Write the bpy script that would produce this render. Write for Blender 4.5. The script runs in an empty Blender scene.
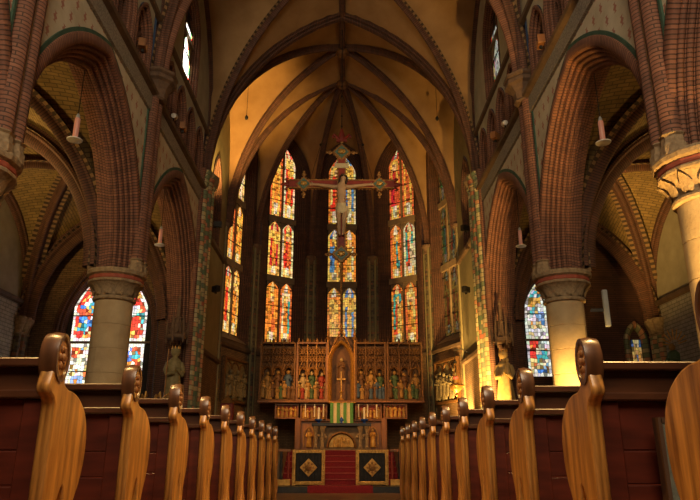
import bpy, bmesh, math, random
from mathutils import Vector, Matrix, Euler

PI = math.pi
rad = math.radians
scene = bpy.context.scene
COL = scene.collection

# ------------------------------------------------------------------ camera
cam_d = bpy.data.cameras.new('camera')
cam_d.sensor_width = 36.0
cam_d.lens = 640.0 / 700.0 * 36.0
cam_d.clip_start = 0.05
cam_d.clip_end = 200.0
cam = bpy.data.objects.new('camera', cam_d)
COL.objects.link(cam)
cam.location = (0.06, 0.0, 0.95)
cam.rotation_euler = (rad(90 + 17.76), 0.0, rad(-0.63))
scene.camera = cam

# ------------------------------------------------------------------ world, exposure
world = bpy.data.worlds.new('world')
scene.world = world
world.use_nodes = True
world.node_tree.nodes['Background'].inputs[0].default_value = (0.75, 0.85, 1.0, 1)
world.node_tree.nodes['Background'].inputs[1].default_value = 0.02
vs = scene.view_settings
vs.view_transform = 'Standard'
vs.look = 'None'
vs.exposure = 0.0
vs.gamma = 1.0
vs.use_curve_mapping = False
scene.cycles.use_denoising = True
scene.cycles.max_bounces = 7
scene.cycles.diffuse_bounces = 5
scene.cycles.glossy_bounces = 3
scene.cycles.transmission_bounces = 3
scene.cycles.sample_clamp_indirect = 4.0
scene.cycles.caustics_reflective = False
scene.cycles.caustics_refractive = False

WARM = (1.0, 0.66, 0.30)
GOLD_L = (1.0, 0.56, 0.14)


def area(name, loc, target, sx, sy, energy, color):
    d = bpy.data.lights.new(name, 'AREA')
    d.shape = 'RECTANGLE'
    d.size = sx
    d.size_y = sy
    d.energy = energy
    d.color = color
    o = bpy.data.objects.new(name, d)
    COL.objects.link(o)
    o.location = loc
    o.rotation_euler = (Vector(target) - Vector(loc)).to_track_quat('-Z', 'Y').to_euler()
    return o


def lamp(name, loc, energy, color, size=0.1, target=None, angle=100, blend=0.6, parent=None):
    d = bpy.data.lights.new(name, 'SPOT' if target else 'POINT')
    d.energy = energy
    d.color = color
    d.shadow_soft_size = size
    o = bpy.data.objects.new(name, d)
    COL.objects.link(o)
    o.location = loc
    if target:
        d.spot_size = rad(angle)
        d.spot_blend = blend
        o.rotation_euler = (Vector(target) - Vector(loc)).to_track_quat('-Z', 'Y').to_euler()
    if parent:
        o.parent = parent
    return o


# daylight that enters by the west window behind the nave, and by the clerestory lancets
area('west_window_daylight', (0.0, -3.3, 8.6), (0.0, 12.0, 2.2), 4.2, 6.0, 950.0, (1.0, 0.79, 0.52))

# ------------------------------------------------------------------ mesh builder
class MB:
    def __init__(s):
        s.v = []; s.f = []; s.uv = []; s.m = []

    def add(s, vs_, fs, uvs=None, mi=0):
        b = len(s.v)
        s.v += [tuple(p) for p in vs_]
        s.uv += list(uvs) if uvs else [(p[0] + p[1], p[2]) for p in vs_]
        for f in fs:
            s.f.append(tuple(i + b for i in f)); s.m.append(mi)

    def box(s, x0, x1, y0, y1, z0, z1, mi=0):
        c = [(x0, y0, z0), (x1, y0, z0), (x1, y1, z0), (x0, y1, z0), (x0, y0, z1), (x1, y0, z1), (x1, y1, z1), (x0, y1, z1)]
        s.add(c, [(0, 3, 2, 1), (4, 5, 6, 7), (0, 1, 5, 4), (1, 2, 6, 5), (2, 3, 7, 6), (3, 0, 4, 7)], None, mi)

    def cbox(s, x0, x1, y0, y1, z0, z1, c=0.01, mi=0):
        """box with chamfered vertical and top edges"""
        o = [(x0 + c, y0), (x1 - c, y0), (x1, y0 + c), (x1, y1 - c), (x1 - c, y1), (x0 + c, y1), (x0, y1 - c), (x0, y0 + c)]
        i = [(x0 + c, y0 + c), (x1 - c, y0 + c), (x1 - c, y0 + c), (x1 - c, y1 - c), (x1 - c, y1 - c), (x0 + c, y1 - c), (x0 + c, y1 - c), (x0 + c, y0 + c)]
        V = [(p[0], p[1], z0 + c) for p in o] + [(p[0], p[1], z1 - c) for p in o] + [(p[0], p[1], z1) for p in i] + [(p[0], p[1], z0) for p in i]
        F = []
        for k in range(8):
            n = (k + 1) % 8
            F += [(k, n, 8 + n, 8 + k), (8 + k, 8 + n, 16 + n, 16 + k), (24 + k, 24 + n, n, k)]
        F += [tuple(range(16, 24)), tuple(reversed(range(24, 32)))]
        s.add(V, F, None, mi)

    def lathe(s, prof, seg=24, c=(0, 0, 0), mi=0, a0=0.0, a1=2 * PI, mod=None, sx=1.0, sy=1.0, rot=0.0):
        full = abs(a1 - a0 - 2 * PI) < 1e-6
        V = []; U = []; F = []
        L = 0.0
        for j, (r, z) in enumerate(prof):
            if j:
                L += math.hypot(r - prof[j - 1][0], z - prof[j - 1][1])
            for k in range(seg + 1):
                a = a0 + (a1 - a0) * k / seg
                rr = r * (mod(a, z) if mod else 1.0)
                V.append((c[0] + sx * rr * math.cos(a + rot), c[1] + sy * rr * math.sin(a + rot), c[2] + z))
                U.append((a * max(r, 0.1), L))
        n = seg + 1
        for j in range(len(prof) - 1):
            for k in range(seg):
                F.append((j * n + k, j * n + k + 1, (j + 1) * n + k + 1, (j + 1) * n + k))
        if full and prof[-1][0] > 1e-4:
            F.append(tuple((len(prof) - 1) * n + k for k in range(seg)))
        if full and prof[0][0] > 1e-4:
            F.append(tuple(reversed([k for k in range(seg)])))
        s.add(V, F, U, mi)

    def tube(s, pts, r, seg=8, mi=0, taper=None):
        pts = [Vector(p) for p in pts]
        V = []; U = []; F = []
        ref = None
        L = 0.0
        for i, p in enumerate(pts):
            t = (pts[min(i + 1, len(pts) - 1)] - pts[max(i - 1, 0)]).normalized()
            if ref is None:
                ref = t.orthogonal().normalized()
            ref = (ref - t * ref.dot(t)).normalized()
            bi = t.cross(ref)
            if i:
                L += (p - pts[i - 1]).length
            rr = (taper[i] if taper else r)
            for k in range(seg):
                a = 2 * PI * k / seg
                V.append(p + ref * (rr * math.cos(a)) + bi * (rr * math.sin(a)))
                U.append((a * rr, L))
        for i in range(len(pts) - 1):
            for k in range(seg):
                n = (k + 1) % seg
                F.append((i * seg + k, i * seg + n, (i + 1) * seg + n, (i + 1) * seg + k))
        F.append(tuple(reversed(range(seg))))
        F.append(tuple((len(pts) - 1) * seg + k for k in range(seg)))
        s.add(V, F, U, mi)

    def sphere(s, c, r, seg=12, rings=8, mi=0, sx=1, sy=1, sz=1):
        prof = []
        for j in range(rings + 1):
            a = -PI / 2 + PI * j / rings
            prof.append((max(r * math.cos(a), 0.0), r * math.sin(a) * sz))
        s.lathe(prof, seg, c, mi, sx=sx, sy=sy)

    def grid(s, P, U=None, mi=0, flip=False):
        """P: rows of points"""
        n = len(P[0])
        V = [p for row in P for p in row]
        UV = [u for row in U for u in row] if U else None
        F = []
        for j in range(len(P) - 1):
            for k in range(n - 1):
                q = (j * n + k, j * n + k + 1, (j + 1) * n + k + 1, (j + 1) * n + k)
                F.append(tuple(reversed(q)) if flip else q)
        s.add(V, F, UV, mi)

    def mesh(s, name, mats, smooth=False, angle=35):
        me = bpy.data.meshes.new(name)
        me.from_pydata(s.v, [], s.f)
        for m in (mats if isinstance(mats, (list, tuple)) else [mats]):
            me.materials.append(m)
        ul = me.uv_layers.new(name='UVMap')
        for p in me.polygons:
            p.material_index = s.m[p.index]
            for li in p.loop_indices:
                ul.data[li].uv = s.uv[me.loops[li].vertex_index]
        if smooth:
            me.polygons.foreach_set('use_smooth', [True] * len(me.polygons))
            me.set_sharp_from_angle(angle=rad(angle))
        me.update()
        return me


def put(name, me, parent=None, loc=(0, 0, 0), rot=(0, 0, 0), scale=(1, 1, 1)):
    o = bpy.data.objects.new(name, me)
    COL.objects.link(o)
    o.location = loc
    o.rotation_euler = rot
    o.scale = scale
    if parent:
        o.parent = parent
    return o


def empty(name, loc=(0, 0, 0), rz=0.0, parent=None):
    o = bpy.data.objects.new(name, None)
    o.empty_display_size = 0.1
    COL.objects.link(o)
    o.location = loc
    o.rotation_euler = (0, 0, rz)
    if parent:
        o.parent = parent
    return o


def tag(o, label, cat, group=None):
    o['label'] = label
    o['category'] = cat
    if group:
        o['group'] = group
    return o


def thing(name, label, cat, loc=(0, 0, 0), rz=0.0, group=None):
    return tag(empty(name, loc, rz), label, cat, group)


def struct(o, label=None):
    o['kind'] = 'structure'
    if label:
        o['label'] = label
    return o


def copy_tree(o, parent=None):
    c = o.copy()
    COL.objects.link(c)
    c.parent = parent
    for ch in list(o.children):
        copy_tree(ch, c)
    return c


def plate(name, loops, thick, mats, bevel=0.0, M=None):
    """flat sawn board from outlines (first outer, others holes); lies in XZ, thickness along Y, unless M is given"""
    cu = bpy.data.curves.new(name, 'CURVE')
    cu.dimensions = '2D'
    cu.fill_mode = 'BOTH'
    cu.extrude = max(thick / 2 - bevel, 0.0005)
    cu.bevel_depth = bevel
    cu.bevel_resolution = 1
    cu.offset = -bevel
    for lp in loops:
        sp = cu.splines.new('POLY')
        sp.points.add(len(lp) - 1)
        for i, (x, y) in enumerate(lp):
            sp.points[i].co = (x, y, 0, 1)
        sp.use_cyclic_u = True
    o = bpy.data.objects.new(name, cu)
    COL.objects.link(o)
    bpy.context.view_layer.update()
    dg = bpy.context.evaluated_depsgraph_get()
    me = bpy.data.meshes.new_from_object(o.evaluated_get(dg))
    bpy.data.objects.remove(o)
    bpy.data.curves.remove(cu)
    me.materials.clear()
    for m in (mats if isinstance(mats, (list, tuple)) else [mats]):
        me.materials.append(m)
    me.transform(M if M else Matrix.Rotation(PI / 2, 4, 'X'))
    me.name = name
    return me


def bez(pts, n=6):
    """smooth closed/open outline through Catmull-Rom"""
    out = []
    N_ = len(pts)
    for i in range(N_ - 1):
        p0 = pts[max(i - 1, 0)]; p1 = pts[i]; p2 = pts[i + 1]; p3 = pts[min(i + 2, N_ - 1)]
        for k in range(n):
            t = k / n
            out.append(tuple(0.5 * ((2 * p1[d]) + (-p0[d] + p2[d]) * t + (2 * p0[d] - 5 * p1[d] + 4 * p2[d] - p3[d]) * t * t + (-p0[d] + 3 * p1[d] - 3 * p2[d] + p3[d]) * t ** 3) for d in range(len(p1))))
    out.append(tuple(pts[-1]))
    return out


def circ(cx, cy, r, n=20, a0=0.0, a1=2 * PI, rx=None):
    full = abs(a1 - a0 - 2 * PI) < 1e-6
    m = n if full else n + 1
    return [(cx + (rx or r) * math.cos(a0 + (a1 - a0) * k / n), cy + r * math.sin(a0 + (a1 - a0) * k / n)) for k in range(m)]


# ------------------------------------------------------------------ pointed arches
def arch_R(s, h):
    return (s * s + h * h) / (2 * s)


def arch_side(s, h, dr, n):
    """left half of a pointed arch offset inwards by dr: list of (u, z, angle) from springing to apex"""
    R = arch_R(s, h)
    c = R - s
    r = R - dr
    amax = math.acos(max(-1, min(1, c / r)))
    return [(c - r * math.cos(amax * k / n), r * math.sin(amax * k / n), amax * k / n) for k in range(n + 1)]


def arch_line(s, h, dr=0.0, n=12, jl=0.0, jr=0.0):
    """whole arch as (u, z) left to right, with vertical jambs"""
    L = [(u, z) for u, z, a in arch_side(s, h, dr, n)]
    pts = ([(L[0][0], -jl)] if jl else []) + L + [(-u, z) for u, z in reversed(L[:-1])] + ([(-L[0][0], -jr)] if jr else [])
    return pts


def arch_sweep(mb, s, h, prof, n=12, jl=0.0, jr=0.0, f=None, mi=0, flip=False):
    """prof: (dr, depth); f maps (u, depth, z) to a point"""
    f = f or (lambda u, d, z: (u, d, z))
    rows = []; uvr = []
    P = 0.0
    for i, (dr, dp) in enumerate(prof):
        if i:
            P += math.hypot(dr - prof[i - 1][0], dp - prof[i - 1][1])
        ln = arch_line(s, h, dr, n, jl, jr)
        rows.append([f(u, dp, z) for u, z in ln])
        ref = arch_line(s, h, prof[len(prof) // 2][0], n, jl, jr)
        acc = 0.0; ur = []
        for k, p in enumerate(ref):
            if k:
                acc += math.hypot(p[0] - ref[k - 1][0], p[1] - ref[k - 1][1])
            ur.append((P, acc))
        uvr.append(ur)
    mb.grid(rows, uvr, mi, flip)


def rolls(prof, a, b, da, db, k, r_f=0.62):
    """append k rolls stepping from (a,b) by (da,db) each"""
    for i in range(k):
        x0 = a + da * i; y0 = b + db * i
        cx = x0 + da * 0.5; cy = y0 + db * 0.5
        r = min(da, db) * r_f
        prof.append((x0 + 0.005, y0))
        for q in range(8):
            ph = rad(-85 + 260 * q / 7)
            prof.append((cx + r * math.sin(ph), cy - r * math.cos(ph)))
        prof.append((x0 + da, y0 + db - 0.005))
    return prof


def wall_open(mb, y0, y1, z0, z1, yc, s, h, spring, sill, x=0.0, n=12, f=None, mi=0, flip=False):
    """flat wall (local u, z) with a pointed opening whose extrados half-width is s"""
    f = f or (lambda u, z: (u, x, z))
    def quad(a, b, c, d):
        mb.add([f(*a), f(*b), f(*c), f(*d)], [(3, 2, 1, 0) if flip else (0, 1, 2, 3)], [a, b, c, d], mi)
    if yc - s > y0:
        quad((y0, z0), (yc - s, z0), (yc - s, z1), (y0, z1))
    if yc + s < y1:
        quad((yc + s, z0), (y1, z0), (y1, z1), (yc + s, z1))
    if sill > z0:
        quad((yc - s, z0), (yc + s, z0), (yc + s, sill), (yc - s, sill))
    ln = arch_line(s, h, 0.0, n)
    for k in range(len(ln) - 1):
        (u0, a0), (u1, a1) = ln[k], ln[k + 1]
        quad((yc + u0, spring + a0), (yc + u1, spring + a1), (yc + u1, z1), (yc + u0, z1))


def zarc(s, L, h):
    """height of a half arch at fraction s of its horizontal run"""
    s = max(0.0, min(1.0, s))
    if h >= L:
        R = arch_R(L, h)
        u = s * L
        return math.sqrt(max(0.0, R * R - (R - u) ** 2))
    return h * math.sqrt(max(0.0, 1 - (1 - s) ** 2))


RIB = [(-0.17, 0.05), (-0.17, -0.10), (-0.10, -0.13), (-0.09, -0.20), (-0.05, -0.27), (0.0, -0.29), (0.05, -0.27), (0.09, -0.20), (0.10, -0.13), (0.17, -0.10), (0.17, 0.05)]


def rib(mb, p0, p1, z0, h, scale=1.0, n=18, s0=0.0, stilt=0.0, mi=0, full=False):
    """rib from springing p0 up to apex p1 (and down the other side when full is a third point)"""
    p0 = Vector((p0[0], p0[1])); p1 = Vector((p1[0], p1[1]))
    L = (p1 - p0).length
    pts = []
    if stilt:
        pts.append(Vector((p0.x, p0.y, z0 - stilt)))
    for k in range(n + 1):
        t = k / n
        s = 1 - math.cos(t * PI / 2) if True else t
        s = s0 + (1 - s0) * s
        q = p0 + (p1 - p0) * s
        pts.append(Vector((q.x, q.y, z0 + zarc(s, L, h))))
    hd = (p1 - p0).normalized()
    side = Vector((-hd.y, hd.x, 0))
    rows = []; uvr = []
    acc = 0.0
    for i, p in enumerate(pts):
        t = (pts[min(i + 1, len(pts) - 1)] - pts[max(i - 1, 0)]).normalized()
        up = side.cross(t)
        if up.z < 0 or (abs(up.z) < 1e-6 and (up.x * hd.x + up.y * hd.y) > 0):
            up = -up
        if i:
            acc += (p - pts[i - 1]).length
        P = 0.0; row = []; ur = []
        for j, (a, b) in enumerate(RIB):
            if j:
                P += math.hypot(a - RIB[j - 1][0], b - RIB[j - 1][1]) * scale
            row.append(p + side * (a * scale) + up * (b * scale))
            ur.append((P, acc))
        rows.append(row); uvr.append(ur)
    mb.grid(rows, uvr, mi)


def vault_bay(mb, a, b, xc, yc, z0, hT, hD, stW, hW, n=14, m=6, mi=0, xw=None):
    """four-part vault over |x-xc|<=a, |y-yc|<=b"""
    L_D = math.hypot(a, b)
    for sy in (-1, 1):
        for sx in (-1, 1):
            rows = []; U = []
            for k in range(n + 1):
                s = 1 - math.cos(k / n * PI / 2)
                x = sx * a * (1 - s)
                zt = z0 + zarc(s, a, hT); zd = z0 + zarc(s, L_D, hD)
                row = []; ur = []
                for j in range(m + 1):
                    t = j / m
                    y = sy * (b * (1 - t) + b * (1 - s) * t)
                    bulge = 0.10 * math.sin(PI * t) * s
                    z = zt * (1 - t) + zd * t + bulge
                    row.append((xc + x, yc + y, z)); ur.append((y, k / n * (a + hT) * 0.75))
                rows.append(row); U.append(ur)
            mb.grid(rows, U, mi)
            rows = []; U = []
            for k in range(n + 1):
                s = 1 - math.cos(k / n * PI / 2)
                y = sy * b * (1 - s)
                zw = z0 + (stW * min(1.0, s * 14) + zarc(s, b, hW) if s > 0 else 0.0); zd = z0 + zarc(s, L_D, hD)
                row = []; ur = []
                for j in range(m + 1):
                    t = j / m
                    x = sx * (a * (1 - t) + a * (1 - s) * t)
                    bulge = 0.10 * math.sin(PI * t) * s
                    row.append((xc + x, yc + y, zw * (1 - t) + zd * t + bulge)); ur.append((x, k / n * (b + hW) * 0.75))
                rows.append(row); U.append(ur)
            mb.grid(rows, U, mi)
# ------------------------------------------------------------------ materials
class NT:
    def __init__(s, name):
        s.m = bpy.data.materials.new(name)
        s.m.use_nodes = True
        s.t = s.m.node_tree
        s.p = s.t.nodes['Principled BSDF']

    def n(s, typ, ins=None, **kw):
        nd = s.t.nodes.new(typ)
        for k, v in kw.items():
            setattr(nd, k, v)
        for k, v in (ins or {}).items():
            s.set(nd.inputs[k], v)
        return nd

    def set(s, sock, v):
        if hasattr(v, 'is_output') or isinstance(v, bpy.types.NodeSocket):
            s.t.links.new(v, sock)
        elif isinstance(v, (tuple, list)) and len(v) == 3 and sock.type == 'RGBA':
            sock.default_value = (*v, 1)
        else:
            sock.default_value = v

    def P(s, **kw):
        for k, v in kw.items():
            s.set(s.p.inputs[k.replace('_', ' ')], v)
        return s.m

    def coord(s, kind='Object'):
        return s.n('ShaderNodeTexCoord').outputs[kind]

    def noise(s, vec, scale=5, detail=4, rough=0.55):
        return s.n('ShaderNodeTexNoise', {'Vector': vec, 'Scale': scale, 'Detail': detail, 'Roughness': rough}).outputs['Fac']

    def ramp(s, fac, stops, interp='LINEAR'):
        nd = s.n('ShaderNodeValToRGB', {'Fac': fac})
        cr = nd.color_ramp
        cr.interpolation = interp
        while len(cr.elements) < len(stops):
            cr.elements.new(0.5)
        for e, (p, c) in zip(cr.elements, stops):
            e.position = p
            e.color = (*c, 1)
        return nd.outputs['Color']

    def mix(s, fac, a, b, mode='MIX'):
        nd = s.n('ShaderNodeMix', data_type='RGBA', blend_type=mode)
        s.set(nd.inputs[0], fac); s.set(nd.inputs[6], a); s.set(nd.inputs[7], b)
        return nd.outputs[2]

    def math(s, op, a, b=0.0, c=None):
        nd = s.n('ShaderNodeMath', operation=op)
        s.set(nd.inputs[0], a); s.set(nd.inputs[1], b)
        if c is not None:
            s.set(nd.inputs[2], c)
        return nd.outputs[0]

    def map(s, vec, scale=(1, 1, 1), loc=(0, 0, 0), rot=(0, 0, 0)):
        return s.n('ShaderNodeMapping', {'Vector': vec, 'Scale': scale, 'Location': loc, 'Rotation': rot}).outputs[0]

    def bump(s, h, strength=0.4, dist=0.02):
        return s.n('ShaderNodeBump', {'Height': h, 'Strength': strength, 'Distance': dist}).outputs[0]


def m_brick(name, c1, c2, mortar, w=0.22, h=0.057, mort=0.009, rough=0.8, bump=0.5, kind='UV'):
    t = NT(name)
    uv = t.coord(kind)
    b = t.n('ShaderNodeTexBrick', {'Vector': uv, 'Color1': c1, 'Color2': c2, 'Mortar': mortar, 'Scale': 1.0, 'Mortar Size': mort, 'Mortar Smooth': 0.3, 'Bias': 0.0, 'Brick Width': w, 'Row Height': h})
    nz = t.noise(t.coord('Object'), 3.5, 5)
    col = t.mix(0.75, b.outputs['Color'], t.ramp(nz, [(0.25, (0.55, 0.55, 0.55)), (0.75, (1.25, 1.2, 1.15))]), 'MULTIPLY')
    hgt = t.math('SUBTRACT', t.math('MULTIPLY', t.noise(uv, 40, 3), 0.25), b.outputs['Fac'])
    return t.P(Base_Color=col, Roughness=rough, Normal=t.bump(hgt, bump, 0.012))


def m_noise(name, stops, scale=4, rough=0.7, metal=0.0, bump=0.2, bscale=30, dist=0.01, stretch=(1, 1, 1), detail=5, spec=0.4):
    t = NT(name)
    v = t.map(t.coord('Object'), stretch)
    f = t.noise(v, scale, detail)
    col = t.ramp(f, stops)
    b = t.bump(t.noise(v, bscale, 4), bump, dist)
    return t.P(Base_Color=col, Roughness=rough, Metallic=metal, Normal=b, Specular_IOR_Level=spec)


def m_wood(name, dark, light, stretch=(6, 6, 0.7), scale=2.2, rough=0.38, bump=0.15, coat=0.0):
    t = NT(name)
    v = t.map(t.coord('Object'), stretch)
    w = t.n('ShaderNodeTexWave', {'Vector': v, 'Scale': scale * 0.6, 'Distortion': 5.0, 'Detail': 3.0, 'Detail Scale': 1.4}).outputs['Fac']
    f = t.math('ADD', t.math('MULTIPLY', w, 0.16), t.math('MULTIPLY', t.noise(v, scale * 1.1, 7, 0.65), 0.88))
    col = t.ramp(f, [(0.28, dark), (0.72, light)])
    big = t.ramp(t.noise(t.map(t.coord('Object'), tuple(0.25 + 0.12 * k for k in stretch)), 3.0, 5), [(0.3, (0.62, 0.58, 0.55)), (0.68, (1.2, 1.2, 1.2))])
    col = t.mix(0.85, col, big, 'MULTIPLY')
    return t.P(Base_Color=col, Roughness=rough, Normal=t.bump(f, bump, 0.004), Coat_Weight=coat, Coat_Roughness=0.2)


def m_poly(name, cols, w=0.22, h=0.075, rough=0.7):
    """polychrome glazed bricks: each brick one colour of the palette"""
    t = NT(name)
    uv = t.coord('UV')
    sx = t.n('ShaderNodeSeparateXYZ', {'Vector': uv})
    r = t.math('FLOOR', t.math('DIVIDE', sx.outputs[1], h))
    off = t.math('MULTIPLY', t.math('MODULO', r, 2.0), 0.5)
    c = t.math('FLOOR', t.math('ADD', t.math('DIVIDE', sx.outputs[0], w), off))
    cmb = t.n('ShaderNodeCombineXYZ', {'X': c, 'Y': r})
    wn = t.n('ShaderNodeTexWhiteNoise', {'Vector': cmb.outputs[0]}, noise_dimensions='2D').outputs['Value']
    st = [(i / len(cols), k) for i, k in enumerate(cols)]
    col = t.ramp(wn, st, 'CONSTANT')
    fy = t.math('FRACT', t.math('DIVIDE', sx.outputs[1], h))
    jt = t.math('LESS_THAN', fy, 0.14)
    col = t.mix(jt, col, (0.10, 0.085, 0.06))
    return t.P(Base_Color=col, Roughness=rough, Normal=t.bump(t.math('SUBTRACT', 1.0, jt), 0.5, 0.01))


M = {}
M['brick'] = m_brick('red_brick', (0.27, 0.118, 0.072), (0.175, 0.075, 0.05), (0.07, 0.036, 0.024), w=1.3)
M['brick_dark'] = m_brick('dark_brick', (0.15, 0.062, 0.038), (0.10, 0.045, 0.030), (0.04, 0.023, 0.016), w=1.3)
M['brick_wall'] = m_brick('ochre_brick_wall', (0.25, 0.15, 0.07), (0.16, 0.09, 0.045), (0.07, 0.05, 0.03), bump=0.4)
M['brick_white'] = m_brick('whitewashed_brick', (0.42, 0.40, 0.34), (0.36, 0.34, 0.29), (0.20, 0.18, 0.15), w=0.26, h=0.1, mort=0.012)
M['vault_brick'] = m_brick('ochre_vault_brick', (0.30, 0.20, 0.07), (0.22, 0.145, 0.05), (0.12, 0.08, 0.035), w=0.24, h=0.085, mort=0.012, bump=0.5)
M['vault'] = m_noise('tan_vault_plaster', [(0.3, (0.29, 0.165, 0.07)), (0.7, (0.39, 0.235, 0.105))], 1.6, 0.9, bump=0.25, bscale=14, dist=0.02)
M['plaster_olive'] = m_noise('olive_plaster', [(0.3, (0.20, 0.17, 0.085)), (0.7, (0.27, 0.225, 0.12))], 2.5, 0.9)
M['plaster_grey'] = m_noise('grey_plaster', [(0.3, (0.30, 0.27, 0.20)), (0.7, (0.40, 0.36, 0.27))], 2.5, 0.9)
M['stone'] = m_noise('sandstone', [(0.25, (0.38, 0.27, 0.145)), (0.75, (0.54, 0.41, 0.235))], 3.0, 0.85, bump=0.35, bscale=22, dist=0.015)
M['stone_joint'] = m_noise('stone_joint', [(0.3, (0.16, 0.12, 0.07)), (0.7, (0.22, 0.17, 0.10))], 8, 0.95)
M['stone_dark'] = m_noise('brown_stone', [(0.25, (0.17, 0.115, 0.07)), (0.75, (0.27, 0.19, 0.115))], 5.0, 0.8, bump=0.4, bscale=26, dist=0.015)
M['cap_tan'] = m_noise('carved_tan_stone', [(0.3, (0.22, 0.15, 0.085)), (0.7, (0.40, 0.29, 0.17))], 14, 0.8, bump=0.6, bscale=34, dist=0.02)
M['cap_red'] = m_noise('red_painted_stone', [(0.3, (0.26, 0.05, 0.03)), (0.7, (0.36, 0.09, 0.05))], 8, 0.7)
M['ledge'] = m_noise('dark_string_course', [(0.3, (0.07, 0.042, 0.026)), (0.7, (0.12, 0.075, 0.045))], 5, 0.7)
M['corbel'] = m_noise('dark_corbel_stone', [(0.3, (0.10, 0.06, 0.04)), (0.7, (0.17, 0.105, 0.065))], 9, 0.8, bump=0.5)
M['green_line'] = m_noise('green_painted_band', [(0.3, (0.035, 0.075, 0.05)), (0.7, (0.06, 0.11, 0.075))], 6, 0.8)
M['tan_line'] = m_noise('tan_mortar_band', [(0.3, (0.26, 0.18, 0.09)), (0.7, (0.34, 0.24, 0.13))], 6, 0.8)
M['niche'] = m_noise('blue_green_niche_paint', [(0.3, (0.085, 0.12, 0.11)), (0.7, (0.13, 0.16, 0.14))], 3, 0.9)
M['poly'] = m_poly('polychrome_brick', [(0.09, 0.14, 0.07), (0.42, 0.16, 0.08), (0.20, 0.19, 0.09), (0.10, 0.12, 0.075), (0.36, 0.28, 0.15), (0.30, 0.09, 0.05), (0.13, 0.16, 0.09)], w=0.2, h=0.13)
M['poly_cream'] = m_poly('cream_green_brick', [(0.50, 0.42, 0.24), (0.24, 0.26, 0.13), (0.52, 0.24, 0.12), (0.46, 0.38, 0.20), (0.16, 0.20, 0.11)], w=0.2, h=0.13)
M['poly_dark'] = m_poly('dark_checked_brick', [(0.12, 0.10, 0.05), (0.20, 0.085, 0.045), (0.06, 0.045, 0.03), (0.15, 0.12, 0.06)], w=0.2, h=0.09)

# white spandrel plaster with stencilled red motifs
t = NT('stencilled_plaster')
uv = t.coord('UV')
sx = t.n('ShaderNodeSeparateXYZ', {'Vector': uv})
pv = t.math('DIVIDE', sx.outputs[1], 0.34)
row = t.math('FLOOR', pv)
pu = t.math('ADD', t.math('DIVIDE', sx.outputs[0], 0.30), t.math('MULTIPLY', t.math('MODULO', row, 2.0), 0.5))
fu = t.math('SUBTRACT', t.math('FRACT', pu), 0.5)
fv = t.math('SUBTRACT', t.math('FRACT', pv), 0.5)
q = t.math('ABSOLUTE', fu)
lobes = t.math('MULTIPLY', t.math('COSINE', t.math('MULTIPLY', fv, 22.0)), 0.07)
inside = t.math('MULTIPLY', t.math('LESS_THAN', q, t.math('ADD', lobes, 0.13)), t.math('LESS_THAN', t.math('ABSOLUTE', fv), 0.24))
mask = t.math('MULTIPLY', inside, 0.8)
basec = t.ramp(t.noise(t.coord('Object'), 2.2, 5), [(0.3, (0.44, 0.38, 0.27)), (0.7, (0.60, 0.53, 0.40))])
M['stencil'] = t.P(Base_Color=t.mix(mask, basec, (0.34, 0.10, 0.07)), Roughness=0.9, Normal=t.bump(t.noise(uv, 22, 4), 0.15, 0.01))

# grey carved frieze
t = NT('frieze')
v = t.coord('UV')
vo = t.n('ShaderNodeTexVoronoi', {'Vector': v, 'Scale': 17.0}, feature='DISTANCE_TO_EDGE').outputs['Distance']
col = t.ramp(vo, [(0.0, (0.17, 0.145, 0.115)), (0.12, (0.26, 0.225, 0.18)), (0.5, (0.33, 0.29, 0.23))])
M['frieze'] = t.P(Base_Color=col, Roughness=0.85, Normal=t.bump(vo, 0.8, 0.03))

# toothed brick course beside ribs
t = NT('toothed_course')
sx = t.n('ShaderNodeSeparateXYZ', {'Vector': t.coord('UV')})
tooth = t.math('LESS_THAN', t.math('FRACT', t.math('DIVIDE', sx.outputs[1], 0.16)), 0.5)
M['tooth'] = t.P(Base_Color=t.mix(tooth, (0.05, 0.03, 0.018), (0.24, 0.145, 0.068)), Roughness=0.85)

M['pew_dark'] = m_wood('dark_red_wood', (0.03, 0.005, 0.003), (0.105, 0.017, 0.008), (0.7, 6, 6), 2.2, 0.36, coat=0.2)
M['pew_rail'] = m_wood('brown_rail_wood', (0.028, 0.009, 0.004), (0.085, 0.028, 0.011), (0.7, 6, 6), 2.2, 0.34, coat=0.25)
M['pew_end'] = m_wood('golden_oak', (0.13, 0.042, 0.009), (0.74, 0.37, 0.09), (9, 9, 0.9), 2.4, 0.33, coat=0.2)
M['pew_cap'] = m_wood('dark_oak', (0.05, 0.02, 0.009), (0.15, 0.062, 0.026), (5, 5, 1.2), 2.4, 0.3, coat=0.3)
M['wood'] = m_wood('warm_oak', (0.16, 0.06, 0.02), (0.34, 0.15, 0.05), (5, 5, 0.8), 2.2, 0.45)
M['wood_dark'] = m_wood('dark_stained_oak', (0.035, 0.018, 0.01), (0.085, 0.04, 0.02), (5, 5, 0.8), 2.2, 0.5)
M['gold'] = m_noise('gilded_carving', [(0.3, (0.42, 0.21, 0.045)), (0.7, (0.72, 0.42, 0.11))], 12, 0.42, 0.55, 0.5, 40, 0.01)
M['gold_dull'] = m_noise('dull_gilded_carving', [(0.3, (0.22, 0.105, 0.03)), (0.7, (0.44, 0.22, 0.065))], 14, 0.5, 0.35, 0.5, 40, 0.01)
M['gold_dark'] = m_noise('shadowed_gilding', [(0.3, (0.09, 0.042, 0.015)), (0.7, (0.21, 0.10, 0.035))], 14, 0.55, 0.3, 0.5, 40, 0.01)  # darker gilding; on the unlit altarpiece panels its colour carries the shade
M['iron'] = m_noise('black_iron', [(0.3, (0.015, 0.013, 0.012)), (0.7, (0.035, 0.03, 0.027))], 9, 0.5, 0.6)
M['lead'] = m_noise('lead_came', [(0.3, (0.012, 0.010, 0.009)), (0.7, (0.025, 0.02, 0.018))], 9, 0.7)
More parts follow.
